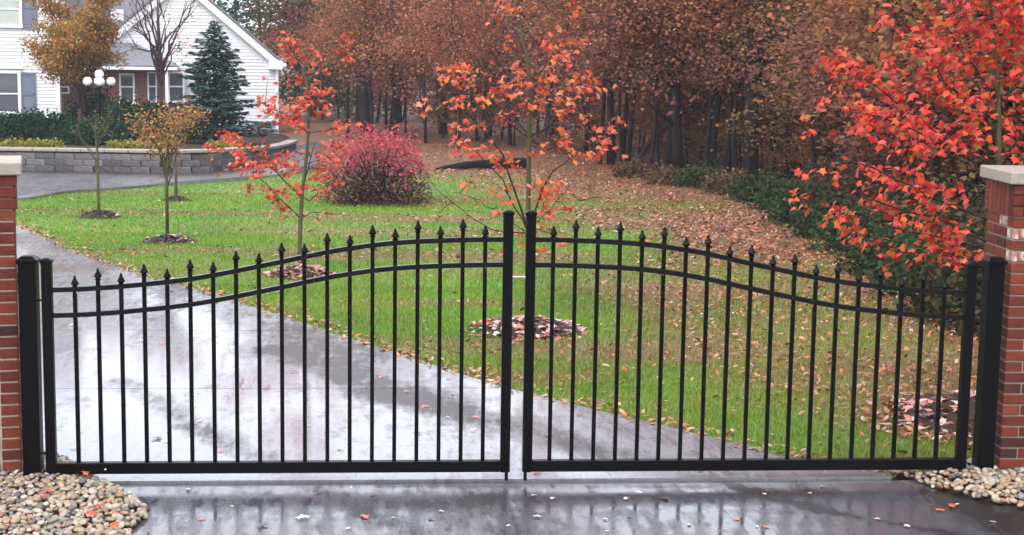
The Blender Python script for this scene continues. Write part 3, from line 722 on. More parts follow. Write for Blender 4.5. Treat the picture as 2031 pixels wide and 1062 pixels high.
for px, py in ((85, 985), (95, 975), (190, 1010), (180, 1022), (20, 1010), (60, 1030), (225, 1045), (70, 1052), (15, 1042), (205, 985), (232, 1020), (170, 940)):
    p = ground(px, py, .075); s = .06
    o_ = link('fallen_leaf', random.choice(V_red), None, (p[0], p[1], .085), (rng.normal(0, .3), rng.normal(0, .3), rng.uniform(0, 6.28))); o_.scale = (s, s, s)
    tag(o_, 'red leaf caught among the pebbles of the left bed', 'leaf', 'red leaves on the left pebble bed')

# ================================================================ RED MAPLES
def hero(name, label, base_px, v, trunk, branches, clusters, zoom, leaf_s, cols, w, bark, trunk_r, dens, seed, stem_bark=None, nind=300, base_z=None, spread=.55, lt=(LT_, LF_), outside=()):
    """young tree: stem and branches traced in one plane, then given real depth round the stem"""
    r2 = np.random.default_rng(seed); x0, y0, sc = zoom
    base = ground(*base_px); v = np.dot(base-C, HF) if v is None else v
    if base_z is None: base_z = base[2]
    b0 = hp(base_px[0], base_px[1], v); b0[2] = gz(b0[0], b0[1])
    root = thing(name, label, 'tree', tuple(b0))
    P2 = lambda zx, zy, dv=0.0: hp(x0+zx/sc, y0+zy/sc, v+dv)-b0
    tpts = np.array([np.array([0, 0, -.05])]+[P2(*p) for p in trunk]); tp = resample(tpts, 26)
    hts = np.linspace(0, 1, 26); mb = MB(); mb.tube(tp, trunk_r*(1-np.minimum(1, hts*1.25)**.7*.8), 9)
    mb.build('trunk', bark, root, smooth=True)
    skel = [tp[6:]]
    for br in branches:
        pts = br['p']; sl = br.get('d', r2.uniform(-spread, spread)); q = []
        st = P2(*pts[0])
        st = tp[np.argmin(np.linalg.norm(tp-st, axis=1))]; q.append(st)
        for p in pts[1:]:
            e = P2(*p); hd = np.linalg.norm((e-st)[:2]); q.append(P2(p[0], p[1], sl*hd))
        q = resample(np.array(q), 12); q[1:-1] += r2.normal(0, .006, (10, 3))
        m2 = MB(); m2.tube(q, np.linspace(br.get('r', .010)*.6, .002, 12), 6); m2.build('branch', stem_bark or M_twig, root, smooth=True); skel.append(q)
    SK = np.concatenate(skel)
    pos = []; twm = MB()
    for (zx, zy, rx, ry) in list(clusters)+list(outside):
        c2 = P2(zx, zy); i = np.argmin(np.linalg.norm((SK-c2)[:, [0, 2]]*np.array([1, 1.25]), axis=1)); nb = SK[i]
        dvv = nb[1]+r2.normal(0, .10)+r2.uniform(-.5, .5)*spread*np.linalg.norm((c2-nb)[[0, 2]])
        cen = P2(zx, zy, dvv); R_ = rx/sc*v/FPX; RZ_ = ry/sc*v/FPX
        mid = (nb+cen)/2+np.array([0, 0, .02]); twm.tube([nb, mid, cen], [.0045, .003, .0015], 4)
        n = max(2, int(dens*math.pi*R_*RZ_/(leaf_s*leaf_s)+.5))
        u = r2.normal(0, 1, (n, 3)); u /= np.linalg.norm(u, axis=1)[:, None]; u *= (r2.random(n)**.42)[:, None]
        pp = cen+u*np.array([R_, max(R_, RZ_)*.9, RZ_])*1.3+r2.normal(0, leaf_s*.35, (n, 3))
        pos.append(pp)
        for p in pp[::4]: twm.tube([cen, (cen+p)/2+np.array([0, 0, .01]), p], [.0016, .0013, .0009], 3, False)
    twm.build('twigs', stem_bark or M_twig, root)['kind'] = 'stuff'
    pos = np.concatenate(pos); n = len(pos)
    # leaves hang: tip outwards and down
    out = np.arctan2(pos[:, 1]-r2.normal(0, .3, n), pos[:, 0]); yaw = out-math.pi/2+r2.normal(0, .9, n)
    rol = -r2.uniform(.1, 1.35, n); pit = r2.normal(0, .55, n)
    Rm = rotm(yaw, pit, np.zeros(n)); Rr = rotm(np.zeros(n), np.zeros(n), rol); Rm = Rm@Rr
    cc = cols(pos, r2) if callable(cols) else palette(n, cols, w, .16, .05); s = leaf_s*r2.uniform(.75, 1.25, n)
    uv = project(pos+b0); vis = (uv[:, 0] > 0) & (uv[:, 0] < W0) & (uv[:, 1] > 0) & (uv[:, 1] < H0)
    vis &= ~((uv[:, 0] > 1935) & (uv[:, 1] > 325))
    order = np.argsort(-np.where(vis, s/np.linalg.norm(pos+b0-C, axis=1), -1)); ind = order[:min(nind, int(vis.sum()))]; msk = np.ones(n, bool); msk[ind] = False
    if not msk.any(): msk[ind[-1]] = True; ind = ind[:-1]
    crown = link('crown', scatter('crown', lt[0], lt[1], pos[msk], Rm[msk], s[msk], cc[msk], M_leaf), root); crown['kind'] = 'stuff'
    V = [scatter('leaf', lt[0], lt[1], np.zeros((1, 3)), np.eye(3)[None], np.ones(1), cc[[r2.integers(n)]], M_leaf) for _ in range(14)]
    for i in ind:
        o_ = link('leaf', V[r2.integers(14)], crown, pos[i]); o_.rotation_euler = Matrix(Rm[i].tolist()).to_euler(); o_.scale = (s[i],)*3
    return root
ORED = [(.60, .10, .045), (.64, .14, .055), (.54, .065, .045), (.62, .19, .06), (.46, .05, .045), (.68, .24, .15)]
RRED = [(.66, .065, .038), (.63, .05, .05), (.68, .10, .04), (.46, .03, .025), (.64, .14, .045), (.64, .10, .085), (.28, .035, .025), (.28, .15, .04)]
cl = [(400,15,40,20),(500,30,50,20),(375,75,25,15),(730,30,25,30),(725,90,15,15),(570,125,12,20),(680,130,10,10),(450,200,30,20),(640,210,60,30),(760,200,25,25),(690,260,45,30),(480,310,50,30),(470,380,60,40),(200,340,80,55),(240,380,40,25),(340,330,25,20),(390,420,50,40),(290,465,50,20),(180,470,50,25),(60,490,25,25),(45,430,12,10),(600,350,50,35),(610,420,40,25),(520,490,40,25),(570,480,30,25),(430,530,45,25),(780,390,80,50),(690,470,50,40),(690,520,30,25),(860,400,30,20),(230,580,60,30),(320,575,30,20),(210,660,45,35),(290,690,40,20),(350,690,30,25),(420,740,50,35),(550,690,30,25),(600,680,20,15),(690,650,40,40),(760,700,50,30),(860,650,40,40),(830,720,25,15),(950,560,35,20),(880,590,40,20),(960,720,12,10),(790,550,20,25),(690,600,30,20),(260,850,40,20),(390,860,30,20),(460,860,40,15),(440,920,25,15),(290,940,20,10),(600,870,70,40),(660,850,50,30),(570,950,30,20),(610,920,40,30),(710,960,20,15),(720,850,20,10),(760,920,15,12),(910,910,20,10),(120,975,15,8),(600,1010,40,40),(650,995,20,15),(390,960,20,15),(640,1100,40,20),(600,1130,30,15),(700,1120,20,12),(430,1140,20,12),(500,1090,15,30)]
br = [dict(p=[(520, 965), (440, 800), (400, 700), (300, 570), (210, 480), (190, 330)], r=.016, d=.3), dict(p=[(527, 905), (620, 800), (690, 745), (840, 620), (950, 560)], r=.013, d=-.3), dict(p=[(528, 830), (630, 700), (690, 560), (780, 400)], r=.012, d=.4),
      dict(p=[(520, 1090), (380, 1060), (270, 1000), (200, 950), (80, 840), (60, 790)], r=.011, d=-.2), dict(p=[(518, 930), (410, 830), (300, 700), (200, 650)], r=.011, d=-.5), dict(p=[(532, 640), (440, 500), (390, 400), (340, 330)], r=.010, d=.5),
      dict(p=[(532, 420), (640, 280), (700, 180), (730, 30)], r=.010, d=.2), dict(p=[(531, 700), (700, 520), (860, 400)], r=.010, d=-.5), dict(p=[(520, 300), (440, 200), (375, 60)], r=.008, d=.4), dict(p=[(520, 1000), (590, 960), (620, 980)], r=.008, d=-.6),
      dict(p=[(520, 1000), (300, 920), (180, 880)], r=.007, d=.5), dict(p=[(530, 560), (300, 470), (60, 480)], r=.009, d=-.6), dict(p=[(528, 960), (700, 880), (760, 920)], r=.007, d=.6)]
hero('red_maple', 'sparse orange-red young maple behind the middle of the gate', (1045, 655), None, [(525, 1300), (524, 960), (527, 740), (530, 600), (533, 400), (520, 250), (495, 180), (490, 100), (480, -60), (470, -200)], br, cl, (820, 0, 2.309), .060, ORED, [3, 4, 2.5, 2.5, 1.2, 1.6], M_moss, .024, 4.2, 11,
     outside=[(450, -80, 70, 50), (600, -120, 70, 60), (500, -220, 60, 60), (700, -60, 40, 40)])
cl = [(420,40,35,20),(440,90,50,40),(440,150,35,15),(570,130,35,30),(720,40,30,30),(700,100,20,20),(730,140,35,20),(640,210,20,12),(600,185,15,10),(480,240,40,20),(550,260,35,25),(430,270,12,20),(540,320,30,20),(330,240,30,6),(310,350,35,25),(330,400,40,35),(380,350,20,25),(300,460,10,10),(380,430,35,35),(460,390,60,40),(500,380,50,30),(590,300,30,20),(620,310,40,25),(610,380,30,30),(580,420,25,25),(440,460,50,30),(490,470,30,40),(650,500,35,25),(720,470,40,20),(770,455,15,10),(500,500,25,10),(130,540,50,30),(200,560,45,35),(60,590,50,30),(110,715,12,10),(200,620,50,25),(280,590,40,30),(200,680,60,35),(280,690,60,40),(350,660,60,40),(420,650,50,40),(450,700,40,35),(240,775,35,20),(300,780,20,12),(380,810,60,30),(470,800,40,30),(410,900,30,20),(370,850,30,15),(330,890,12,8),(520,600,25,30),(580,700,50,40),(640,640,60,40),(600,750,40,30),(650,580,50,30),(580,810,35,20),(640,810,25,20),(650,920,25,12),(590,950,20,15),(690,750,15,20)]
br = [dict(p=[(490, 925), (390, 840), (290, 740), (200, 680)], r=.012, d=-.3), dict(p=[(500, 845), (420, 760), (320, 660), (200, 580), (60, 590)], r=.013, d=.3), dict(p=[(505, 935), (550, 910), (660, 925), (740, 925), (790, 880)], r=.008, d=-.3), dict(p=[(515, 870), (545, 860), (600, 800), (660, 740)], r=.010, d=.4),
      dict(p=[(505, 850), (545, 640), (570, 560)], r=.016, d=.3), dict(p=[(538, 420), (610, 300), (680, 170), (730, 60)], r=.010, d=.3), dict(p=[(535, 520), (440, 430), (320, 380)], r=.010, d=-.4), dict(p=[(532, 330), (480, 160), (420, 30)], r=.010, d=.2), dict(p=[(530, 560), (650, 500), (770, 455)], r=.009, d=-.4), dict(p=[(520, 700), (620, 640), (680, 600)], r=.009, d=.5), dict(p=[(530, 600), (430, 600), (300, 590)], r=.008, d=.5)]
hero('red_maple', 'slim red maple on the lawn left of the crimson bush', (597, 545), None, [(490, 1060), (500, 850), (530, 600), (540, 400), (530, 280), (500, 180), (450, 80), (430, 20)], br, cl, (400, 60, 2.529), .062, ORED, [4, 3, 4, 1, 2.5, 1.4], M_sap, .027, 5.0, 12)
cl = [(720,60,170,70),(680,150,150,60),(780,240,100,60),(850,80,60,80),(480,120,45,25),(380,70,35,30),(500,180,100,50),(200,225,70,35),(240,280,90,50),(330,300,60,50),(410,260,40,30),(110,265,25,12),(140,380,20,15),(190,350,25,15),(240,390,30,20),(290,400,50,40),(330,440,60,40),(430,350,60,40),(420,440,90,50),(540,300,60,50),(500,470,80,50),(620,330,70,50),(600,230,60,40),(660,380,60,40),(720,440,50,40),(770,360,40,25),(640,500,80,40),(560,540,70,40),(480,560,60,40),(720,530,60,40),(860,440,40,30),(860,510,35,30),(850,580,30,20),(75,430,20,12),(140,430,15,12),(75,495,15,10),(105,503,12,8),(180,510,10,8),(245,460,12,10),(280,490,40,15),(330,520,25,15),(380,520,25,15),(180,620,25,18),(225,615,12,10),(195,675,25,12),(55,640,20,12),(85,665,20,10),(300,640,40,25),(370,640,40,30),(470,650,50,40),(390,690,35,20),(500,710,50,30),(270,725,15,10),(280,700,20,10),(330,750,40,25),(380,790,50,30),(440,830,50,30),(430,765,30,12),(500,790,50,30),(580,700,40,15),(600,750,60,30),(640,720,25,20),(530,860,60,30),(600,880,60,35),(560,920,60,35),(640,930,40,25),(680,840,20,10),(700,960,30,25),(640,1000,25,25),(590,995,15,10),(65,735,25,20),(35,770,20,20),(70,785,12,10),(145,765,12,18),(200,810,60,35),(250,850,40,20),(265,890,30,30),(300,910,25,15),(365,930,25,25),(390,990,15,15),(420,950,30,20),(470,955,20,20),(530,960,35,15)]
br = [dict(p=[(800, 700), (650, 560), (450, 420), (240, 260)], r=.02, d=.25), dict(p=[(795, 480), (600, 320), (480, 120)], r=.016, d=-.3), dict(p=[(798, 350), (650, 180), (560, 30)], r=.014, d=.3), dict(p=[(802, 860), (640, 780), (440, 690), (230, 590), (60, 640)], r=.016, d=-.3), dict(p=[(802, 900), (640, 850), (480, 800), (260, 740), (60, 770)], r=.016, d=.3), dict(p=[(802, 960), (600, 900), (400, 860), (200, 800)], r=.013, d=-.1),
      dict(p=[(802, 1000), (640, 950), (420, 950), (300, 905)], r=.011, d=.4), dict(p=[(800, 640), (600, 540), (300, 420), (80, 430)], r=.014, d=-.25), dict(p=[(798, 420), (880, 300), (960, 200)], r=.014, d=.3), dict(p=[(800, 600), (880, 520), (980, 440)], r=.012, d=-.3), dict(p=[(795, 300), (850, 150), (870, 0)], r=.012, d=.2), dict(p=[(800, 760), (560, 640), (430, 560)], r=.012, d=.5), dict(p=[(802, 980), (700, 960), (640, 1000)], r=.01, d=-.5)]
def rightcols(pos, r2):
    n = len(pos); c = palette(n, RRED, [4, 2.5, 3, 1.5, 2, 1.6, 1.0, .7], .2, .07); low = np.clip((1.7-pos[:, 2])/1.0, 0, 1)[:, None]*(r2.random((n, 1)) < .6)
    return c*(1-low)+palette(n, [(.68, .16, .055), (.66, .12, .05), (.62, .22, .07)])*low
hero('red_maple', 'dense bright red maple behind the right brick pillar', (1976, 838), None, [(803, 1300), (802, 960), (800, 620), (795, 330), (775, 100), (750, -150), (740, -350)], br, cl, (1560, 0, 1.896), .056, rightcols, None, M_moss, .032, 5.2, 13,
     outside=[(980, 60, 130, 90), (1000, 220, 120, 70), (980, 360, 110, 60), (960, 500, 90, 50), (1120, 150, 90, 80), (720, -80, 170, 80), (720, -200, 130, 90), (880, -100, 90, 90), (740, -320, 80, 70), (960, 640, 80, 40)], spread=.6)

# ================================================================ SMALL TREES AND SHRUBS BY THE HOUSE
def fan_tree(name, label, base, height, trunk_h, nst, spread, ncl, leaf_s, pal, w, bark, tr, seed, per=14, cl_r=.2, rise=.9, droop=0, crown_lo=.35):
    r2 = np.random.default_rng(seed); root = thing(name, label, 'tree', tuple(base))
    mb = MB(); mb.tube(resample(np.array([(0, 0, -.05), (r2.normal(0, .01), 0, trunk_h*.5), (0, 0, trunk_h), (r2.normal(0, .03), r2.normal(0, .03), height*.75)]), 10), np.linspace(tr, tr*.3, 10), 8)
    tips = []
    for k in range(nst):
        a_ = 6.283*(k+.5*r2.random())/nst; e = spread*r2.uniform(.55, 1); zt = height*r2.uniform(crown_lo+.2, 1.0)*(1-.25*e/spread*(1-rise))
        z0 = trunk_h*r2.uniform(.75, 1.5); p = np.array([(0, 0, min(z0, height*.7)), (e*.35*math.cos(a_), e*.35*math.sin(a_), z0+(zt-z0)*.45), (e*.75*math.cos(a_), e*.75*math.sin(a_), z0+(zt-z0)*.8), (e*math.cos(a_), e*math.sin(a_), zt-droop)])
        q = resample(p, 10); q[2:] += r2.normal(0, .012*height/2, (8, 3)); mb.tube(q, np.linspace(tr*.42, tr*.06, 10), 5)
        for _ in range(4):
            i = r2.integers(4, 9); d = q[i]-q[i-2]; e2 = q[i]+d*r2.uniform(.8, 1.6)+r2.normal(0, .09*height/2, 3); mb.tube([q[i], (q[i]+e2)/2+r2.normal(0, .01, 3), e2], [tr*.14, tr*.09, tr*.03], 4); tips.append(e2)
        tips += [q[i] for i in (5, 7, 9)]
    mb.build('trunk', bark, root, smooth=True)
    if ncl:
        tips = np.array(tips); cen = tips[r2.integers(0, len(tips), ncl)]+r2.normal(0, .05, (ncl, 3)); pos = np.repeat(cen, per, 0)+r2.normal(0, cl_r, (ncl*per, 3))*np.array([1, 1, .7])
        pos = pos[pos[:, 2] > height*crown_lo*.8]; n = len(pos)
        cr = link('crown', scatter('crown', OT*np.array([1.5, 1, 1]), OF, pos, randrot(n), leaf_s*r2.uniform(.7, 1.3, n), palette(n, pal, w, .22, .08), M_leaf), root); cr['kind'] = 'stuff'
    return root
def px_m(v): return FPX/v
ps = ground(332, 478)
fan_tree('ornamental_tree', 'small orange-brown tree in the dark mulch ring on the lawn', ps, 1.66, .8, 13, .46, 120, .042, [(.36, .17, .05), (.40, .22, .07), (.30, .12, .045), (.22, .15, .055)], [3, 2, 2, 1], M_sap, .023, 21, 10, .07, .9, 0, .6)
ps = ground(197, 432)
fan_tree('sapling', 'thin leafless sapling in front of the globe lamp', ps, 1.75, .85, 7, .42, 22, .03, [(.12, .13, .05), (.2, .16, .06)], None, M_sap, .024, 22, 5, .08, .9, 0, .5)
ps = ground(349, 397)
fan_tree('sapling', 'slender bare sapling behind the small orange tree', ps, 1.6, .7, 7, .22, 14, .03, [(.14, .12, .05), (.3, .15, .05)], None, M_grey, .028, 23, 4, .06, .9, 0, .5)

# ---- raised bed and retaining wall in front of the house
WH = .46
wallline = np.array([w[:2] for w in wb]); WL = resample(wallline, 240)
seg = np.concatenate([[0], np.cumsum(np.hypot(*np.diff(WL, axis=0).T))]); Ltot = seg[-1]
bed_back = [hp(px, 200, v_)[:2] for px, v_ in ((-330, 56), (-60, 56), (0, 56), (100, 56), (200, 56), (330, 56), (420, 56), (485, 56), (530, 55.5), (552, 55), (566, 54))]
s_px = [project(np.array([[p[0], p[1], gz(*p)]]))[0][0] for p in WL]
wall_h = np.interp(s_px, [400, 470, 530, 575], [WH, WH*.92, WH*.62, WH*.42])
A2, B2 = resample(wallline, 30)+np.array([0, .12]), resample(np.array(bed_back), 30); vs = []; fs = []
for i in range(30):
    for tt in np.linspace(0, 1, 12):
        p = A2[i]*(1-tt)+B2[i]*tt; vs.append((p[0], p[1], gz(*A2[i])*(1-tt)+gz(*B2[i])*tt+np.interp(i/29*Ltot, seg, wall_h)*(1-.9*tt)-.03))
for i in range(29):
    for j in range(11): fs.append((i*12+j, (i+1)*12+j, (i+1)*12+j+1, i*12+j+1))
struct(MB().add(vs, fs).build('planting_bed', M_mulch, smooth=True))
def bed_z(p):
    i = np.argmin(np.linalg.norm(WL-p[:2], axis=1)); d = np.linalg.norm(WL[i]-p[:2]); tt = min(1, d/18); return gz(*WL[i])*(1-tt)+gz(*p[:2])*tt+WH*(1-.7*tt)-.03
wr = thing('retaining_wall', 'low grey stone block retaining wall with pale cap below the house', 'wall', (float(WL[120][0]), float(WL[120][1]), 0)); WO = np.array(wr.location)
def wall_pt(s): return np.array([np.interp(s, seg, WL[:, 0]), np.interp(s, seg, WL[:, 1])])
blkm = [MB().box((0, 0, 0), (.40-.008, .25, .126), ch=.008).mesh('block', M_block) for _ in range(1)]; capm = MB().box((0, 0, 0), (.50-.012, .32, .065), ch=.01).mesh('cap_block', M_block2 if 'M_block2' in globals() else M_cap)
for c in range(3):
    s = .2*(c % 2)+.05
    while s < Ltot-.2:
        if (c+1)*.128 > np.interp(s, seg, wall_h)+.01: break
        a_, b_ = wall_pt(s), wall_pt(s+.4); m_ = (a_+b_)/2; o_ = link('block', blkm[0], wr, (m_[0]-WO[0], m_[1]-WO[1]+.02*c+rng.normal(0, .018), gz(*m_)+.065+c*.128), (rng.normal(0, .01), 0, math.atan2(*(b_-a_)[::-1]))); s += .4
s = 0
while s < Ltot-.3:
    a_, b_ = wall_pt(s), wall_pt(s+.5); m_ = (a_+b_)/2; link('cap_block', capm, wr, (m_[0]-WO[0], m_[1]-WO[1]+.05, gz(*m_)+np.interp(s, seg, wall_h)-.015), (0, 0, math.atan2(*(b_-a_)[::-1]))); s += .5

def shrub(name, label, cen, rad, n, leaf_s, pal, w, seed, cat='shrub', mat=None, shell=.5, box=2.4, stems=10, group=None, topcol=None, rag=.10, lt=None):
    r2 = np.random.default_rng(seed); rad = np.array(rad, float); root = thing(name, label, cat, tuple(cen), 0, group)
    u = r2.normal(0, 1, (n, 3)); u[:, 2] = np.abs(u[:, 2])*1.0; nn = (np.abs(u)**box).sum(1)**(1/box); u /= nn[:, None]
    az = np.arctan2(u[:, 1], u[:, 0]); lump = 1+rag*np.sin(3*az+seed)+rag*np.sin(5*az+u[:, 2]*6+seed)+rag*.8*np.sin(9*az+u[:, 2]*11)
    rr = (shell+(1-shell)*r2.random(n)**.6)*lump; pos = u*rr[:, None]*rad+r2.normal(0, leaf_s*.8, (n, 3)); pos[:, 2] = np.maximum(pos[:, 2], .01)
    c = palette(n, pal, w, .25, .06)
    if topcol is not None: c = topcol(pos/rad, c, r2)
    tt = OT*np.array([1.5, 1, 1]) if lt is None else lt
    fo = link('foliage', scatter('foliage', tt, OF, pos, randrot(n), leaf_s*r2.uniform(.7, 1.35, n), c, mat or M_far), root); fo['kind'] = 'stuff'
    mb = MB()
    for k in range(stems):
        i = r2.integers(n); e = pos[i]*.85; mb.tube([np.array([e[0]*.12, e[1]*.12, -.03]), e*np.array([.5, .5, .6]), e], [.014*rad[2]/.6, .008*rad[2]/.6, .003], 4)
    mb.build('stems', M_twig, root); return root
def bedpt(px, v_):
    p = hp(px, 250, v_); p[2] = bed_z(p); return p
GREEN = [(.018, .05, .026), (.03, .075, .03), (.012, .033, .022), (.05, .09, .03)]
for i, (px, v_, rx, rz, lab) in enumerate(((10, 38, .62, .60, 'clipped dark green hedge shrub at the left frame edge below the window'), (62, 38.5, .55, .60, 'clipped dark green hedge shrub below the grey shutter'), (112, 38, .5, .58, 'clipped dark green hedge shrub in front of the siding corner'), (165, 37.5, .66, .46, 'low spreading green shrub under the golden tree'), (-60, 39, .6, .6, 'clipped dark green hedge shrub just outside the left frame'),
      (255, 41, .72, .98, 'tall dark green shrub right of the lamp post'), (318, 41, .6, .85, 'dark green shrub below the brick wall window'), (185, 44, .75, 1.25, 'tall dark green shrub behind the lamp post'), (372, 40, .55, .65, 'dark green shrub left of the spruce'), (285, 38, .55, .5, 'low green shrub behind the wall right of the lamp'))):
    shrub('green_shrub', lab, bedpt(px, v_), (rx, rx*.8, rz), 3600, .07, GREEN, [3, 2, 3, .8], 40+i, stems=8)
YG = [(.26, .30, .04), (.32, .30, .06), (.18, .22, .05), (.34, .22, .08)]
for i, px in enumerate((14, 38, 62, 88, 108, 226, 248, 270, 292, 315, 425, 446)):
    p = bedpt(px, 34.9 if px < 330 else 35.3); shrub('groundcover_plant', ('yellow-green plant on the retaining wall below the clipped hedge' if px < 150 else 'yellowing plant on the wall right of the lamp post' if px < 330 else 'yellowing plant on the wall below the spruce'), p, (.16, .14, .13), 260, .05, YG, None, 60+i, 'plant', shell=.2, stems=3, group='yellowing plants along the retaining wall')
# burning bush
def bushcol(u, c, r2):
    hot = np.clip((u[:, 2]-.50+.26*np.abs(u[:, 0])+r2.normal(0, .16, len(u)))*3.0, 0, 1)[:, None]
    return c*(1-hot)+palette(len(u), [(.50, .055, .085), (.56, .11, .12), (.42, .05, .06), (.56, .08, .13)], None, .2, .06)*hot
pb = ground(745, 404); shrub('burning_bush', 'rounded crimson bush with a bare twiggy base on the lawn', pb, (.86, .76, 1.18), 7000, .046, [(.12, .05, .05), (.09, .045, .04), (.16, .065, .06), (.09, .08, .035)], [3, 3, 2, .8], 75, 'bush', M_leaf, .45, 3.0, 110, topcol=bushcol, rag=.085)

# ---- spruce
def spruce(base, Hh, Rr, seed):
    r2 = np.random.default_rng(seed); root = thing('spruce_tree', 'dark blue-green spruce in front of the white gable', 'tree', tuple(base))
    MB().tube([(0, 0, -.1), (0, 0, Hh*.5), (0, 0, Hh*.97)], [.09, .05, .01], 7).build('trunk', M_bark, root, smooth=True)
    bm_ = MB(); pos = []; dirs = []
    for k in range(125):
        z = Hh*(.04+.94*(k/125)**.95); rl = Rr*(1-z/Hh)**.82*r2.uniform(.55, 1.3)+.015; a_ = k*2.399+r2.normal(0, .2)
        d = np.array([math.cos(a_), math.sin(a_), 0]); tt = np.linspace(0, 1, 9); up = .05+.25*z/Hh
        q = np.array([d*rl*s+np.array([0, 0, z+rl*(up*s-.32*s*s+.22*s**3)]) for s in tt]); bm_.tube(q, np.linspace(.016, .003, 9), 4)
        side = np.array([-d[1], d[0], 0]); m_ = int(18+150*rl/Rr)
        for s in r2.random(m_)**.7:
            p = q[0]+(q[-1]-q[0])*s; p[2] = np.interp(s, tt, q[:, 2]); wdt = rl*.30*(1.05-s)+.05; o2 = r2.uniform(-1, 1)*wdt
            pos.append(p+side*o2-np.array([0, 0, .18*abs(o2)+r2.uniform(0, .05)])); dirs.append(math.atan2((d+side*o2*2.2)[1], (d+side*o2*2.2)[0]))
    bm_.build('branches', M_bark, root)
    pos = np.array(pos); n = len(pos); R = rotm(np.array(dirs)-math.pi/2+r2.normal(0, .3, n), r2.normal(0, .5, n), r2.uniform(-.5, .15, n))
    NT = np.array([(-.12, 0, 0), (.12, 0, 0), (.2, .5, -.05), (0, 1, -.08), (-.2, .5, -.05)]); NF = np.array([(0, 1, 2), (0, 2, 4), (2, 3, 4)])
    cr = link('crown', scatter('crown', NT, NF, pos, R, r2.uniform(.08, .17, n)*np.clip(.45+1.6*(1-pos[:, 2]/Hh), .45, 1), palette(n, [(.036, .07, .062), (.052, .095, .084), (.024, .046, .042), (.075, .115, .105)], [3, 2, 3, 1], .2), M_needle), root); cr['kind'] = 'stuff'
sb = bedpt(427, 42); spruce(sb, hp(430, 36, 42)[2]-sb[2], 1.42, 81)
# golden tree and bare tree by the porch
gb = bedpt(160, 43.5)
fan_tree('golden_tree', 'golden-green tree standing against the corner of the white house', gb, 4.8, .8, 15, 1.08, 1500, .07, [(.40, .22, .05), (.44, .20, .05), (.28, .23, .05), (.46, .15, .05), (.20, .19, .055), (.50, .28, .07)], [3, 3, 2, 2, 2, 1], M_grey, .09, 83, 16, .16, .85, .0, .24)
bb = bedpt(318, 45)
fan_tree('bare_tree', 'nearly leafless tree with fanning branches before the white gable', bb, 4.9, 1.5, 17, 1.3, 70, .07, [(.42, .14, .06), (.34, .10, .06), (.46, .2, .1)], None, M_grey, .085, 84, 3, .12, .85, .0, .3)

# ---- globe lamp
lv = 41.0; lb = bedpt(205, lv); lt0 = hp(197, 158, lv)
lz = lt0[2]-lb[2]; lm = thing('street_lamp', 'black lamp post with a cluster of five white globes', 'lamp', (lt0[0], lt0[1], lb[2]))
MB().lathe([(.09, 0), (.09, .05), (.05, .10), (.035, .2), (.03, .5), (.027, lz-.02), (.04, lz), (.02, lz+.05)], 12).build('pole', M_gate, lm, smooth=True)
gm = MB().lathe([(.01, -.115), (.05, -.105), (.08, -.083), (.105, -.048), (.115, 0), (.105, .048), (.08, .083), (.05, .105), (.01, .115)], 16).mesh('globe', M_globe, True)
link('globe', gm, lm, (0, 0, lz+.13))
for k in range(4):
    a_ = k*math.pi/2+.25; x, y = .29*math.cos(a_), .29*math.sin(a_)
    MB().tube([(0, 0, lz-.20), (x*.6, y*.6, lz-.25), (x, y, lz-.20), (x, y, lz-.17)], .013, 6).build('arm', M_gate, lm, smooth=True)
    gg = link('globe', gm, lm, (x, y, lz-.055)); MB().lathe([(.03, -.13), (.05, -.112), (.055, -.095)], 10).build('fitter', M_gate, gg)

# ================================================================ HOUSE
YH = YAW-.215; HFh = np.array([math.sin(YH), math.cos(YH), 0]); HRh = np.array([math.cos(YH), -math.sin(YH), 0])
def hp2(px, py, v): d = raydir(px, py); return C+d*(v/d.dot(HFh))
HV = 53.3; ho = hp2(118, 240, HV); HO = np.array([ho[0], ho[1], gz(*ho[:2])+.15])
house = thing('house', 'white clapboard house with grey shutters and a gabled wing', 'house', tuple(HO), -YH)
def hl(px, py, v_): p = hp2(px, py, v_)-HO; return np.array([p.dot(HRh), p.dot(HFh), p[2]])
LAP = .11
def siding(u0, u1, z0, z1, v_, clip=None):
    mb = MB(); z = z0
    while z < z1-.01:
        zt = min(z+LAP, z1); a_, b_ = (u0, u1); a2, b2_ = (u0, u1)
        if clip: a_, b_ = clip(z); a2, b2_ = clip(zt)
        if b_-a_ < .02: break
        mb.add([(a_, v_-.022, z), (b_, v_-.022, z), (b2_, v_-.002, zt), (a2, v_-.002, zt), (a_, v_, z), (b_, v_, z)], [(0, 1, 2, 3), (4, 5, 1, 0)]); z = zt
    return mb
# main block
u_r = hl(118, 200, HV)[0]; zb0 = hl(100, 240, HV)[2]-.25
w_ = siding(u_r-9, u_r, zb0, 6.2, 0).build('siding', M_side, house)
MB().box((u_r-4.5, 2.5, 3.0), (9-.02, 4.96, 6.36)).build('wall_core', M_side, house)
MB().box((u_r-.03, -.02, (zb0+6.2)/2), (.10, .07, 6.2-zb0)).build('corner_board', M_trim, house)
MB().box((u_r-4.5, -.02, zb0-.25), (9, .1, .5)).build('foundation', M_found, house)
mb = MB(); mb.add([(u_r-9.4, -.5, 6.2), (u_r+.4, -.5, 6.2), (u_r+.4, 2.5, 8.4), (u_r-9.4, 2.5, 8.4), (u_r-9.4, 5.5, 6.2), (u_r+.4, 5.5, 6.2)], [(0, 1, 2, 3), (3, 2, 5, 4), (1, 5, 2), (0, 3, 4), (0, 4, 5, 1)]); mb.build('roof', M_roof, house)
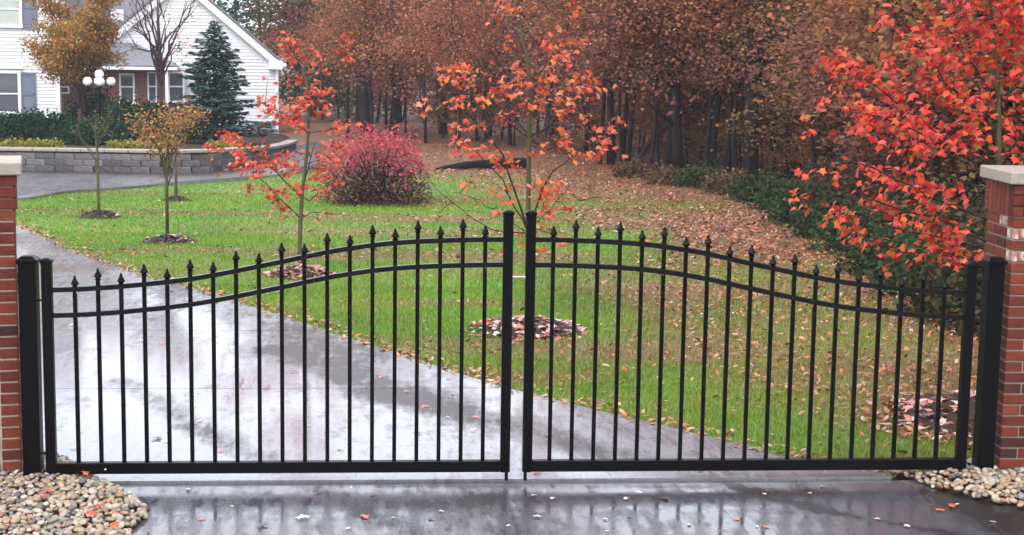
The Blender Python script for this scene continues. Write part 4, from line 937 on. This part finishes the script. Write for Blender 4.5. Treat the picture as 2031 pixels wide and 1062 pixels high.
def window(x0, y0, x1, y1, ym, v_, glass, vloc, fw_=.09, sill=True):
    a_, b_ = hl(x0, y1, v_), hl(x1, y0, v_); zm = hl((x0+x1)/2, ym, v_)[2]; u0, u1, z0, z1 = a_[0], b_[0], a_[2], b_[2]; f = vloc-.03
    mb = MB()
    mb.box(((u0+u1)/2, f, z1+fw_/2), (u1-u0+2*fw_, .08, fw_)); mb.box(((u0+u1)/2, f-.01, z0-fw_/2), (u1-u0+2*fw_+.04, .10, fw_))
    for u in (u0-fw_/2, u1+fw_/2): mb.box((u, f, (z0+z1)/2), (fw_, .08, z1-z0))
    w = mb.build('window', M_trim, house)
    MB().box(((u0+u1)/2, f+.012, (z0+zm)/2-.01), (u1-u0, .02, zm-z0-.03)).build('pane', glass, w)
    MB().box(((u0+u1)/2, f+.002, (z1+zm)/2+.01), (u1-u0, .02, z1-zm-.03)).build('pane', glass, w)
    MB().box(((u0+u1)/2, f-.008, zm), (u1-u0, .03, .045)).build('sash_rail', M_trim, w)
    return w
def shutter(x0, y0, x1, y1, v_, vloc):
    a_, b_ = hl(x0, y1, v_), hl(x1, y0, v_); u0, u1, z0, z1 = a_[0], b_[0], a_[2], b_[2]; f = vloc-.035
    sh = link('shutter', None, house)
    mb = MB(); mb.box((u0+.03, f, (z0+z1)/2), (.06, .04, z1-z0)); mb.box((u1-.03, f, (z0+z1)/2), (.06, .04, z1-z0))
    for z in (z0+.04, (z0+z1)/2, z1-.04): mb.box(((u0+u1)/2, f, z), (u1-u0-.12, .036, .08))
    mb.build('shutter_frame', M_shut, sh)
    mb = MB(); z = z0+.1
    while z < z1-.1: mb.add([(u0+.06, f-.012, z), (u1-.06, f-.012, z), (u1-.06, f+.012, z+.055), (u0+.06, f+.012, z+.055)], [(0, 1, 2, 3)]); z += .05
    mb.build('louvres', M_shut, sh)['kind'] = 'stuff'
window(-14, -26, 36.5, 49, 18, HV, M_glassp, 0); window(-14, 146, 35, 221, 186, HV, M_glassd, 0)
shutter(44, -28, 72, 58, HV, 0); shutter(43.5, 144, 71, 229, HV, 0); shutter(-50, -28, -22, 58, HV, 0); shutter(-50, 144, -22, 229, HV, 0)
a_ = hl(40, 134, HV); MB().box((hl(11, 134, HV)[0], -.05, a_[2]), (1.05, .10, .09)).build('lintel', M_trim, house)
# gabled wing, set back
GV = 55.3; dv = GV-HV
gu0, gu1 = hl(170, 200, GV)[0], hl(548, 200, GV)[0]; gz0 = hl(540, 248, GV)[2]; ap = hl(359, -43, GV); ev = hl(552, 122, GV); sl = (ap[2]-ev[2])/(ev[0]-ap[0])
cl_ = lambda z: (gu0, gu1) if z <= ap[2]-sl*(gu1-ap[0]) else (max(gu0, ap[0]-(ap[2]-z)/sl), min(gu1, ap[0]+(ap[2]-z)/sl))
def clipg(z):
    hw_ = (ap[2]-z)/sl; return (max(ap[0]-hw_, gu0-.0), min(ap[0]+hw_, gu1))
siding(gu0, gu1, gz0, ap[2]-.05, dv, clipg).build('gable_siding', M_side, house)
MB().box(((gu0+gu1)/2, dv+2.5, (gz0+hl(552, 135, GV)[2])/2-.3), (gu1-gu0-.01, 4.9, hl(552, 135, GV)[2]-gz0+.5)).build('wing_core', M_side, house)
MB().box(((gu0+gu1)/2, dv-.01, gz0-.45), (gu1-gu0-.02, .08, .9)).build('foundation', M_found, house)
# rakes (white boards) and roof slopes
def rake(sgn):
    e = np.array([ap[0]+sgn*(ev[0]-ap[0]+.12), dv-.18, ev[2]-.12*sl+.02]); a3 = np.array([ap[0], dv-.18, ap[2]+.02])
    mb = MB(); th = .27
    mb.add([a3, e, e-np.array([0, 0, th]), a3-np.array([0, 0, th]), a3+np.array([0, .20, 0]), e+np.array([0, .2, 0]), e+np.array([0, .2, -th]), a3+np.array([0, .2, -th])], [(0, 1, 2, 3), (0, 4, 5, 1), (3, 2, 6, 7), (1, 5, 6, 2), (0, 3, 7, 4), (4, 7, 6, 5)] if sgn < 0 else [(3, 2, 1, 0), (1, 5, 4, 0), (7, 6, 2, 3), (2, 6, 5, 1), (4, 7, 3, 0), (5, 6, 7, 4)])
    mb.build('rake_board', M_trim, house)
    r = MB(); a4 = a3+np.array([0, -.03, .03]); e4 = e+np.array([sgn*.05, -.03, .03-.05*sl]); r.add([a4, e4, e4+np.array([0, 6, 0]), a4+np.array([0, 6, 0])]+[q_+np.array([0, 0, .09]) for q_ in (a4, e4, e4+np.array([0, 6, 0]), a4+np.array([0, 6, 0]))], [(0, 1, 2, 3), (4, 7, 6, 5), (0, 4, 5, 1), (1, 5, 6, 2), (2, 6, 7, 3)])
    r.build('roof_slope', M_roof, house)
rake(1); rake(-1)
er = hl(548, 130, GV); MB().box((er[0]-.03, dv-.09, er[2]+.02), (.46, .26, .30)).build('soffit_return', M_trim, house)
MB().tube([(er[0]+.26, dv-.25, er[2]+.02), (er[0]+.26, dv+5, er[2]+.02)], .07, 8).build('gutter', M_trim, house)
MB().tube([(er[0]+.24, dv-.15, er[2]-.02), (er[0]+.2, dv-.15, er[2]-.08), (er[0]+.03, dv-.06, er[2]-.22), (er[0]+.03, dv-.06, hl(548, 284, GV)[2]), (er[0]+.10, dv-.2, hl(548, 288, GV)[2])], .045, 8).build('downspout', M_trim, house)
# roof of the link behind the wing's left slope
lr = MB(); c0, c1 = hl(118, 96, GV), hl(330, 96, GV); lr.add([(c0[0], dv+.3, c0[2]), (c1[0], dv+.3, c1[2]), (c1[0], dv+3.6, c1[2]+2.6), (c0[0], dv+3.6, c0[2]+2.6)], [(0, 1, 2, 3)]); lr.build('link_roof', M_roof, house)
d0 = hl(232, 30, GV); MB().box((d0[0], dv+.55, d0[2]), (.40, .5, .38)).build('dormer_cheek', M_trim, house)
# porch: brick wall, windows, hipped roof
PV = 54.7; pvl = PV-HV
b0_, b1_ = hl(118, 137, PV), hl(366, 240, PV); bw_ = b1_[0]-b0_[0]; bh_ = b0_[2]-b1_[2]
brw = link('brick_wall', None, house)
MB().box(((b0_[0]+b1_[0])/2, pvl+.3, (b0_[2]+b1_[2])/2-.4), (bw_, .5, bh_+.8)).build('mortar_core', M_mortar, brw)
bm2 = MB(); z = b1_[2]-.2; row = 0
while z < b0_[2]-.04:
    u = b0_[0]+(.11 if row % 2 else 0)
    while u < b1_[0]-.2: bm2.box((u+.105, pvl+.045, z+.03), (.2, .02, .057)); u += .212
    z += .067; row += 1
bm2.build('bricks', simple('porch_brick', (.24, .09, .07), .7, .3, 6, .35), brw)['kind'] = 'stuff'
window(121, 146, 134, 183, 173, PV, M_glassd, pvl+.03, .05); window(241, 150, 263, 203, 172.5, PV, M_glassd, pvl+.03, .07); window(296, 146, 308, 200, 172, PV, M_glassd, pvl+.03, .05); window(337, 146, 362, 200, 172, PV, M_glassd, pvl+.03, .06)
f0, f1 = hl(112, 134, 53.9), hl(352, 134, 53.9); MB().box(((f0[0]+f1[0])/2, .6, f0[2]), (f1[0]-f0[0], .05, .10)).build('porch_fascia', M_trim, house)
rt_ = hl(140, 84, 55.3)[2]; pr_ = MB(); pr_.add([(f0[0], .57, f0[2]+.05), (f1[0]+.05, .57, f1[2]+.05), (f1[0]-1.35, 1.95, rt_), (f0[0], 1.95, rt_), (f1[0]+.05, 1.95, f1[2]+.05)], [(0, 1, 2, 3), (1, 4, 2), (0, 4, 1)]); pr_.build('porch_roof', M_roof, house)
for px in (330.5,): q_ = hl(px, 170, 54.0); MB().box((q_[0], .7, (f0[2]-.05+hl(px, 235, 54.0)[2])/2), (.09, .09, f0[2]-.05-hl(px, 235, 54.0)[2])).build('porch_post', M_trim, house)

# ================================================================ WOOD
def wood_variant(seed, Hh, base, spread, nl, per, leaf_s, pal, w, tr, droop, cl_r=.34, lean=.0):
    r2 = np.random.default_rng(seed); tp = resample(np.array([(0, 0, -.15), (r2.normal(0, .12)+lean*Hh*.3, r2.normal(0, .12), Hh*.35), (r2.normal(0, .25)+lean*Hh*.7, r2.normal(0, .25), Hh*.7), (lean*Hh+r2.normal(0, .3), r2.normal(0, .3), Hh)]), 14)
    mb = MB(); mb.tube(tp, tr*np.linspace(1.12, .15, 14), 8); pos = []
    for k in range(nl):
        f = base+(1-base)*((k+.5)/nl)**1.15; i = f*13; st = tp[int(i)]*(1-i % 1)+tp[min(13, int(i)+1)]*(i % 1)
        L = spread*(1-.72*f**1.6)*r2.uniform(.6, 1.15); a_ = k*2.399+r2.normal(0, .4); d = np.array([math.cos(a_), math.sin(a_), 0])
        up = r2.uniform(.1, .5)
        q = np.array([st+d*L*s+np.array([0, 0, L*(up*s-droop*s*s)]) for s in np.linspace(0, 1, 8)])+r2.normal(0, .04, (8, 3)); q[0] = st; mb.tube(q, np.linspace(tr*.30, .008, 8), 5)
        for c in range(max(2, int(L*4.2))):
            s = r2.uniform(.22, 1.08); cen = q[0]+d*L*s; cen = cen+np.array([0, 0, L*(up*s-droop*s*s)])+r2.normal(0, .30, 3)*np.array([1, 1, .7]); cen[2] = max(cen[2], .35)
            pos.append(cen+r2.normal(0, cl_r, (per, 3))*np.array([1, 1, .55]))
    pos = np.concatenate(pos); pos = pos[pos[:, 2] > .1]; n = len(pos); R = rotm(r2.uniform(0, 6.28, n), r2.normal(0, .7, n), r2.normal(0, .7, n))
    return mb.mesh('trunk', M_bark, True), scatter('crown', OT*np.array([1.6, 1, 1]), OF[:6:1], pos, R, leaf_s*r2.uniform(.7, 1.4, n), palette(n, pal, w, .16, .05), M_far)
RUST = [(.23, .088, .046), (.20, .070, .042), (.26, .115, .056), (.16, .056, .042), (.28, .135, .075)]; RUST = [(r_*1.5, g_*1.4, b_*1.35) for r_, g_, b_ in RUST]
OCHR = [(.22, .11, .045), (.20, .092, .042), (.25, .135, .055), (.17, .095, .04), (.20, .07, .038)]; OCHR = [(r_*1.5, g_*1.4, b_*1.35) for r_, g_, b_ in OCHR]
PURP = [(.15, .062, .052), (.18, .078, .062), (.12, .05, .047), (.20, .095, .07), (.16, .08, .048)]; PURP = [(r_*1.5, g_*1.4, b_*1.35) for r_, g_, b_ in PURP]
OLIV = [(.20, .125, .05), (.22, .125, .05), (.15, .10, .045), (.25, .13, .055), (.16, .08, .042)]
DKGR = [(.04, .085, .05), (.055, .105, .055), (.03, .06, .04), (.08, .11, .05)]
WV = []
for k, (pal, nm) in enumerate(((RUST, 'rust-brown'), (OCHR, 'ochre'), (PURP, 'purple-brown'), (OLIV, 'olive-brown'), (RUST, 'rust-brown'), (OCHR, 'ochre'))):
    WV.append((nm, *wood_variant(200+k, 11.5, .16, 2.7, 42, 34, .10, pal, None, .14, .55)))
UV_ = []
for k, (pal, nm) in enumerate(((RUST, 'rust-brown'), (PURP, 'purple-brown'), (OCHR, 'ochre'), (OLIV, 'olive-brown'), (DKGR, 'dark green'))):
    UV_.append((nm, *wood_variant(230+k, 4.2, .10, 1.5, 26, 30, .082, pal, None, .045, .45, .26)))
USED = {}
def place_tree(var, p, sc, rz, name, label, group):
    USED[label] = USED.get(label, 0)+1
    if USED[label] > 1: label += (', its right neighbour', ', second to its right')[min(USED[label], 3)-2]
    r = thing(name, label, 'tree', (p[0], p[1], gz(p[0], p[1])), rz, group); r.scale = (sc[0], sc[0], sc[1])
    link('trunk', var[1], r); c = link('crown', var[2], r); c['kind'] = 'stuff'; return r
EPX = [420, 560, 720, 850, 1100, 1300, 1500, 1700, 1900, 2100, 2400]; EV = [66, 64, 54, 47, 42, 38, 34, 27, 21.5, 18.5, 17]
def edge_v(px): return np.interp(px, EPX, EV)
def at_v(px, v_): p = hp(px, 300, v_); return p
wr2 = np.random.default_rng(99)
LMK = [(480, 'beyond the white gable'), (600, 'beyond the slim red maple'), (690, 'left of the thick trunk beyond the crimson bush'), (790, 'right of the thick trunk beyond the crimson bush'), (880, 'above the left end of the black log'), (980, 'above the right end of the black log'), (1075, 'right behind the stem of the middle maple'), (1170, 'left of the leaning tree'), (1265, 'above the leaning tree'), (1335, 'behind the close trunk trio'), (1400, 'right of the close trunk trio'), (1445, 'behind the tall straight trunk'), (1490, 'behind the thickest trunk'), (1560, 'left of the bright red maple'), (1640, 'behind the left twig tips of the bright red maple'), (1730, 'behind the left half of the bright red maple'), (1820, 'behind the middle of the bright red maple'), (1920, 'behind the stem of the bright red maple'), (2020, 'above the right brick pillar'), (2120, 'just outside the right frame edge'), (2300, 'well outside the right frame edge')]
def lmk(px): return min(LMK, key=lambda q: abs(q[0]-px))[1]
lab_deep = {n: f'{n} tree deep in the wood behind the lawn' for n in ('rust-brown', 'ochre', 'purple-brown', 'olive-brown', 'dark green')}
for row, (f0_, f1_, step) in enumerate(((1.10, 1.25, 105), (1.3, 1.55, 95), (1.6, 1.9, 85))):
    px = 590+row*30
    while px < 2500:
        v_ = edge_v(px)*wr2.uniform(f0_, f1_); wts = [3, 2, 2, 1, 3, 2] if px < 1350 else [1.2, 1.5, 3, 3, 1.2, 1.5]
        k = wr2.choice(6, p=np.array(wts)/sum(wts)); s = wr2.uniform(.8, 1.1)
        place_tree(WV[k], at_v(px+wr2.uniform(-30, 30), v_), (s, s*wr2.uniform(.58, .76)*(.8 if px > 1600 else 1)), wr2.uniform(0, 6.28), 'forest_tree', f'{("tall", "farther", "farthest")[row]} {WV[k][0]} forest tree {lmk(px)}', f'{WV[k][0]} trees deep in the wood')
        px += step*wr2.uniform(.8, 1.2)
# understorey
lab_und = {n: f'low {n} understorey tree among the trunks of the wood' for n in lab_deep}
for urow, (f0_, f1_, step) in enumerate(((1.10, 1.25, 70), (1.25, 1.5, 55))):
    px = 620
    while px < 2450:
        v_ = edge_v(px)*wr2.uniform(f0_, f1_); wts = [4, 3, 2, 1, 0] if px < 1300 else [2, 3, 1.5, 3, .6]
        k = wr2.choice(5, p=np.array(wts)/sum(wts)); s = wr2.uniform(.75, 1.2)
        place_tree(UV_[k], at_v(px+wr2.uniform(-20, 20), v_), (s*1.1, s), wr2.uniform(0, 6.28), 'understorey_tree', f'{("low", "low rear")[urow]} {UV_[k][0]} understorey tree {lmk(px)}', f'low {UV_[k][0]} trees in the wood')
        px += step*wr2.uniform(.7, 1.3)
OV = []
for k, (pal, nm) in enumerate(((RUST, 'rust-brown'), (PURP, 'purple-brown'), (OCHR, 'ochre'), (OLIV, 'olive-brown'))):
    OV.append((nm, *wood_variant(260+k, 6.0, .27, 2.0, 30, 44, .08, pal, None, .05, .5, .32)))
lab_ov = {n: f'slim {n} tree hanging its leaves over the wood edge' for n in lab_deep}
px = 600
while px < 2450:
    v_ = edge_v(px)*wr2.uniform(.99, 1.1); wts = [4, 1.5, 2.5, .5] if px < 1300 else [1.6, 2.5, 1.5, 2.5]
    k = wr2.choice(4, p=np.array(wts)/sum(wts)); s = wr2.uniform(.85, 1.15)
    place_tree(OV[k], at_v(px+wr2.uniform(-20, 20), v_), (s, s), wr2.uniform(0, 6.28), 'overhanging_tree', f'slim {OV[k][0]} edge tree {lmk(px)}', f'slim {OV[k][0]} trees at the wood edge')
    px += 75*wr2.uniform(.7, 1.3)
for px, v_, k in ((690, 52, 0), (740, 51, 2), (1190, 38.5, 0), (1235, 38, 0), (1290, 36, 1), (1340, 35.5, 0), (1400, 34.5, 2), (1500, 33, 1)):
    place_tree(OV[k], at_v(px, v_), (.95, 1.0), px*.7, 'overhanging_tree', f'near {OV[k][0]} tree with hanging leaves {lmk(px)}', f'slim {OV[k][0]} trees at the wood edge')
for i, px in enumerate((905, 960, 1020, 1110, 1165, 1222, 1268, 1300, 1332, 1365, 1392, 1425, 1450, 1472, 1512, 1545, 1580, 1620)):
    k = (0, 2, 0, 1)[i % 4]; v_ = edge_v(px)*wr2.uniform(1.02, 1.14); s = wr2.uniform(.36, .6)
    place_tree(UV_[k], at_v(px, v_), (s*1.3, s), i*1.7, 'understorey_shrub', f'low {UV_[k][0]} sapling {lmk(px)}', 'leafy saplings on the wood floor')
# dark green trees behind the gable
for i, (px, v_) in enumerate(((585, 66), (640, 70), (530, 72), (470, 74))):
    place_tree(UV_[4], at_v(px, v_), (2.3, 2.0), i*1.3, 'green_tree', ('dark green tree just right of the gable', 'dark green tree farther right of the gable', 'dark green tree behind the right slope of the gable', 'dark green tree behind the gable peak')[i], 'dark green trees behind the house')
# trunks one can pick out along the wood's edge
TR = [(725, 262, 26, 'thick dark trunk of the tree behind the crimson bush'), (783, 268, 9, 'thin dark trunk right of the thick trunk behind the crimson bush'), (1212, 328, 16, 'dark trunk just right of the middle maple'), (1234, 330, 9, 'thin trunk between the middle maple and the leaning tree'),
      (1307, 338, 11, 'thin trunk at the left of the close trunk trio'), (1323, 340, 14, 'middle trunk of the close trio at the wood edge'), (1347, 344, 22, 'thick right-hand trunk of the close trio at the wood edge'), (1405, 350, 20, 'slightly leaning dark trunk right of the close trio'),
      (1440, 356, 14, 'tall straight dark trunk with a high fork'), (1462, 358, 11, 'thin dark trunk between the tall straight one and the thickest one'), (1489, 364, 29, 'thickest dark trunk at the wood edge'), (1533, 360, 8, 'thin trunk right of the thickest trunk'), (1562, 356, 12, 'straight dark trunk left of the bright red maple crown'), (1660, 372, 10, 'slim dark trunk half hidden by the red maple branch tips')]
for i, (px, py, wpx, lab) in enumerate(TR):
    p = ground(px, py); v_ = float(np.dot(p-C, HF)); rad = wpx/2*.85*v_/FPX
    r2 = np.random.default_rng(300+i); root = thing('forest_tree', lab, 'tree', tuple(p), 0, 'trunks along the edge of the wood')
    ln = (-.02, .05)[px == 1405]; Hh = 6.6
    tp = resample(np.array([(0, 0, -.1), (ln*2+r2.normal(0, .07), 0, 1.2), (ln*5+r2.normal(0, .16), r2.normal(0, .1), 3.4), (ln*9+r2.normal(0, .2), r2.normal(0, .3), Hh)]), 12); mb = MB(); mb.tube(tp, rad*np.concatenate([[1.35, 1.08], np.linspace(1, .2, 10)]), 9)
    for k in range(5 if rad > .08 else 3):
        z = r2.uniform(2.4, 5); j = np.interp(z, tp[:, 2], np.arange(12)); st = tp[int(j)]; a_ = r2.uniform(0, 6.28); L = r2.uniform(1, 2.4); mb.tube([st, st+np.array([math.cos(a_)*L*.5, math.sin(a_)*L*.5, L*.35]), st+np.array([math.cos(a_)*L, math.sin(a_)*L, L*.8])], [rad*.4, rad*.25, .01], 5)
    mb.build('trunk', M_bark, root, smooth=True)
    v3 = WV[(0, 2, 3, 1, 4)[i % 5]]; c = link('crown', v3[2], root, (0, 0, .8), (0, 0, i*1.1)); c['kind'] = 'stuff'; c.scale = (.75, .75, .52)
# leaning tree
p = ground(1252, 333); v_ = float(np.dot(p-C, HF)); e1 = hp(1285, 290, v_)-p; e2 = hp(1325, 250, v_+.4)-p; e3 = hp(1400, 190, v_+1)-p
root = thing('leaning_tree', 'thin tree leaning right at the wood edge', 'tree', tuple(p)); MB().tube(resample(np.array([(0, 0, -.05), e1, e2, e3]), 12), np.linspace(.055, .02, 12), 7).build('trunk', M_bark, root, smooth=True)
c = link('crown', UV_[0][2], root, tuple(e3+np.array([0, 0, -1.2]))); c['kind'] = 'stuff'; c.scale = (.6, .6, .6)
# fallen dark log
a_, b_ = ground(865, 338), ground(1045, 334); v1 = float(np.dot(a_-C, HF)); lg = (a_+b_)/2
root = thing('fallen_log', 'long black log lying on the leaves right of the crimson bush', 'log', tuple(lg))
MB().tube(resample(np.array([a_-lg+np.array([0, 0, .03]), (a_+b_)/2-lg+np.array([0, .1, .07]), b_-lg+np.array([0, 0, .10])]), 10), np.concatenate([[.02, .06, .09], np.linspace(.12, .15, 7)]), 9).build('trunk', simple('charred_wood', (.006, .005, .006), .8, .15), root, smooth=True)
# green and brown undergrowth along the edge
UG = [(1395, 372, .5, .4, 'g'), (1450, 385, .5, .4, 'n'), (1505, 400, .5, .45, 'g'), (1555, 418, .5, .5, 'g'), (1590, 445, .55, .55, 'g'), (1640, 470, .5, .5, 'g'), (1660, 430, .6, .8, 'n'), (1700, 500, .5, .55, 'g'), (1740, 450, .6, 1.0, 'n'), (1755, 545, .45, .5, 'g'), (1805, 520, .6, .95, 'd'), (1815, 585, .4, .5, 'g'), (1870, 560, .55, 1.0, 'd'), (1885, 630, .45, .65, 'd'), (1930, 600, .6, 1.1, 'd'), (1980, 660, .5, .9, 'd'), (2080, 640, .7, 1.2, 'd'), (1330, 366, .5, .3, 'n'), (1260, 352, .5, .28, 'n')]
UGL = ['below the slightly leaning trunk', 'below the thin dark trunks', 'below the thickest trunk', 'right of the thickest trunk', 'left of the lowest red maple twigs', 'under the lowest red maple twig tips', 'above the green bushes left of the red maple', 'in the middle of the green edge row', 'behind the middle of the edge row', 'at the near end of the green edge row', 'behind the third tall picket from the right', 'right at the near end of the edge row', 'behind the last pickets of the right gate leaf', 'low behind the last two pickets', 'left of the right gate post cap', 'hidden behind the right gate post', 'behind the right brick pillar', 'below the close trunk trio', 'at the foot of the leaning tree']
UL = {'g': ('bright to mid green undergrowth bush at the foot of the trunks', 'green bushes along the wood edge', [(.03, .062, .024), (.045, .08, .028), (.02, .042, .022), (.08, .075, .032)]), 'n': ('brown twiggy undergrowth bush at the foot of the trunks', 'brown bushes along the wood edge', [(.14, .075, .04), (.10, .06, .035), (.18, .10, .05), (.07, .07, .03)]), 'd': ('dark olive bush behind the right end of the gate', 'dark bushes behind the right end of the gate', [(.04, .05, .02), (.06, .055, .022), (.025, .035, .018), (.10, .06, .03)])}
for i, (px, py, rx, rz, k) in enumerate(UG):
    p = ground(px, py); shrub('undergrowth_bush', {'g': 'green', 'n': 'brown twiggy', 'd': 'dark olive'}[k]+' undergrowth bush '+UGL[i], p, (rx, rx, rz), 1500, .07, UL[k][2], None, 400+i, 'bush', shell=.25, stems=8, group=UL[k][1], rag=.16)

# ================================================================ damp air
M_haze = bpy.data.materials.new('damp_air'); M_haze.use_nodes = True; t = M_haze.node_tree
for n in list(t.nodes): t.nodes.remove(n)
o = t.nodes.new('ShaderNodeOutputMaterial'); pv = t.nodes.new('ShaderNodeVolumePrincipled'); pv.inputs['Color'].default_value = (.86, .88, .95, 1); pv.inputs['Density'].default_value = .0007
t.links.new(pv.outputs[0], o.inputs['Volume'])
hz = MB().box((0, 200, 5.0), (840, 840, 15.0)).build('haze', M_haze); hz['kind'] = 'stuff'
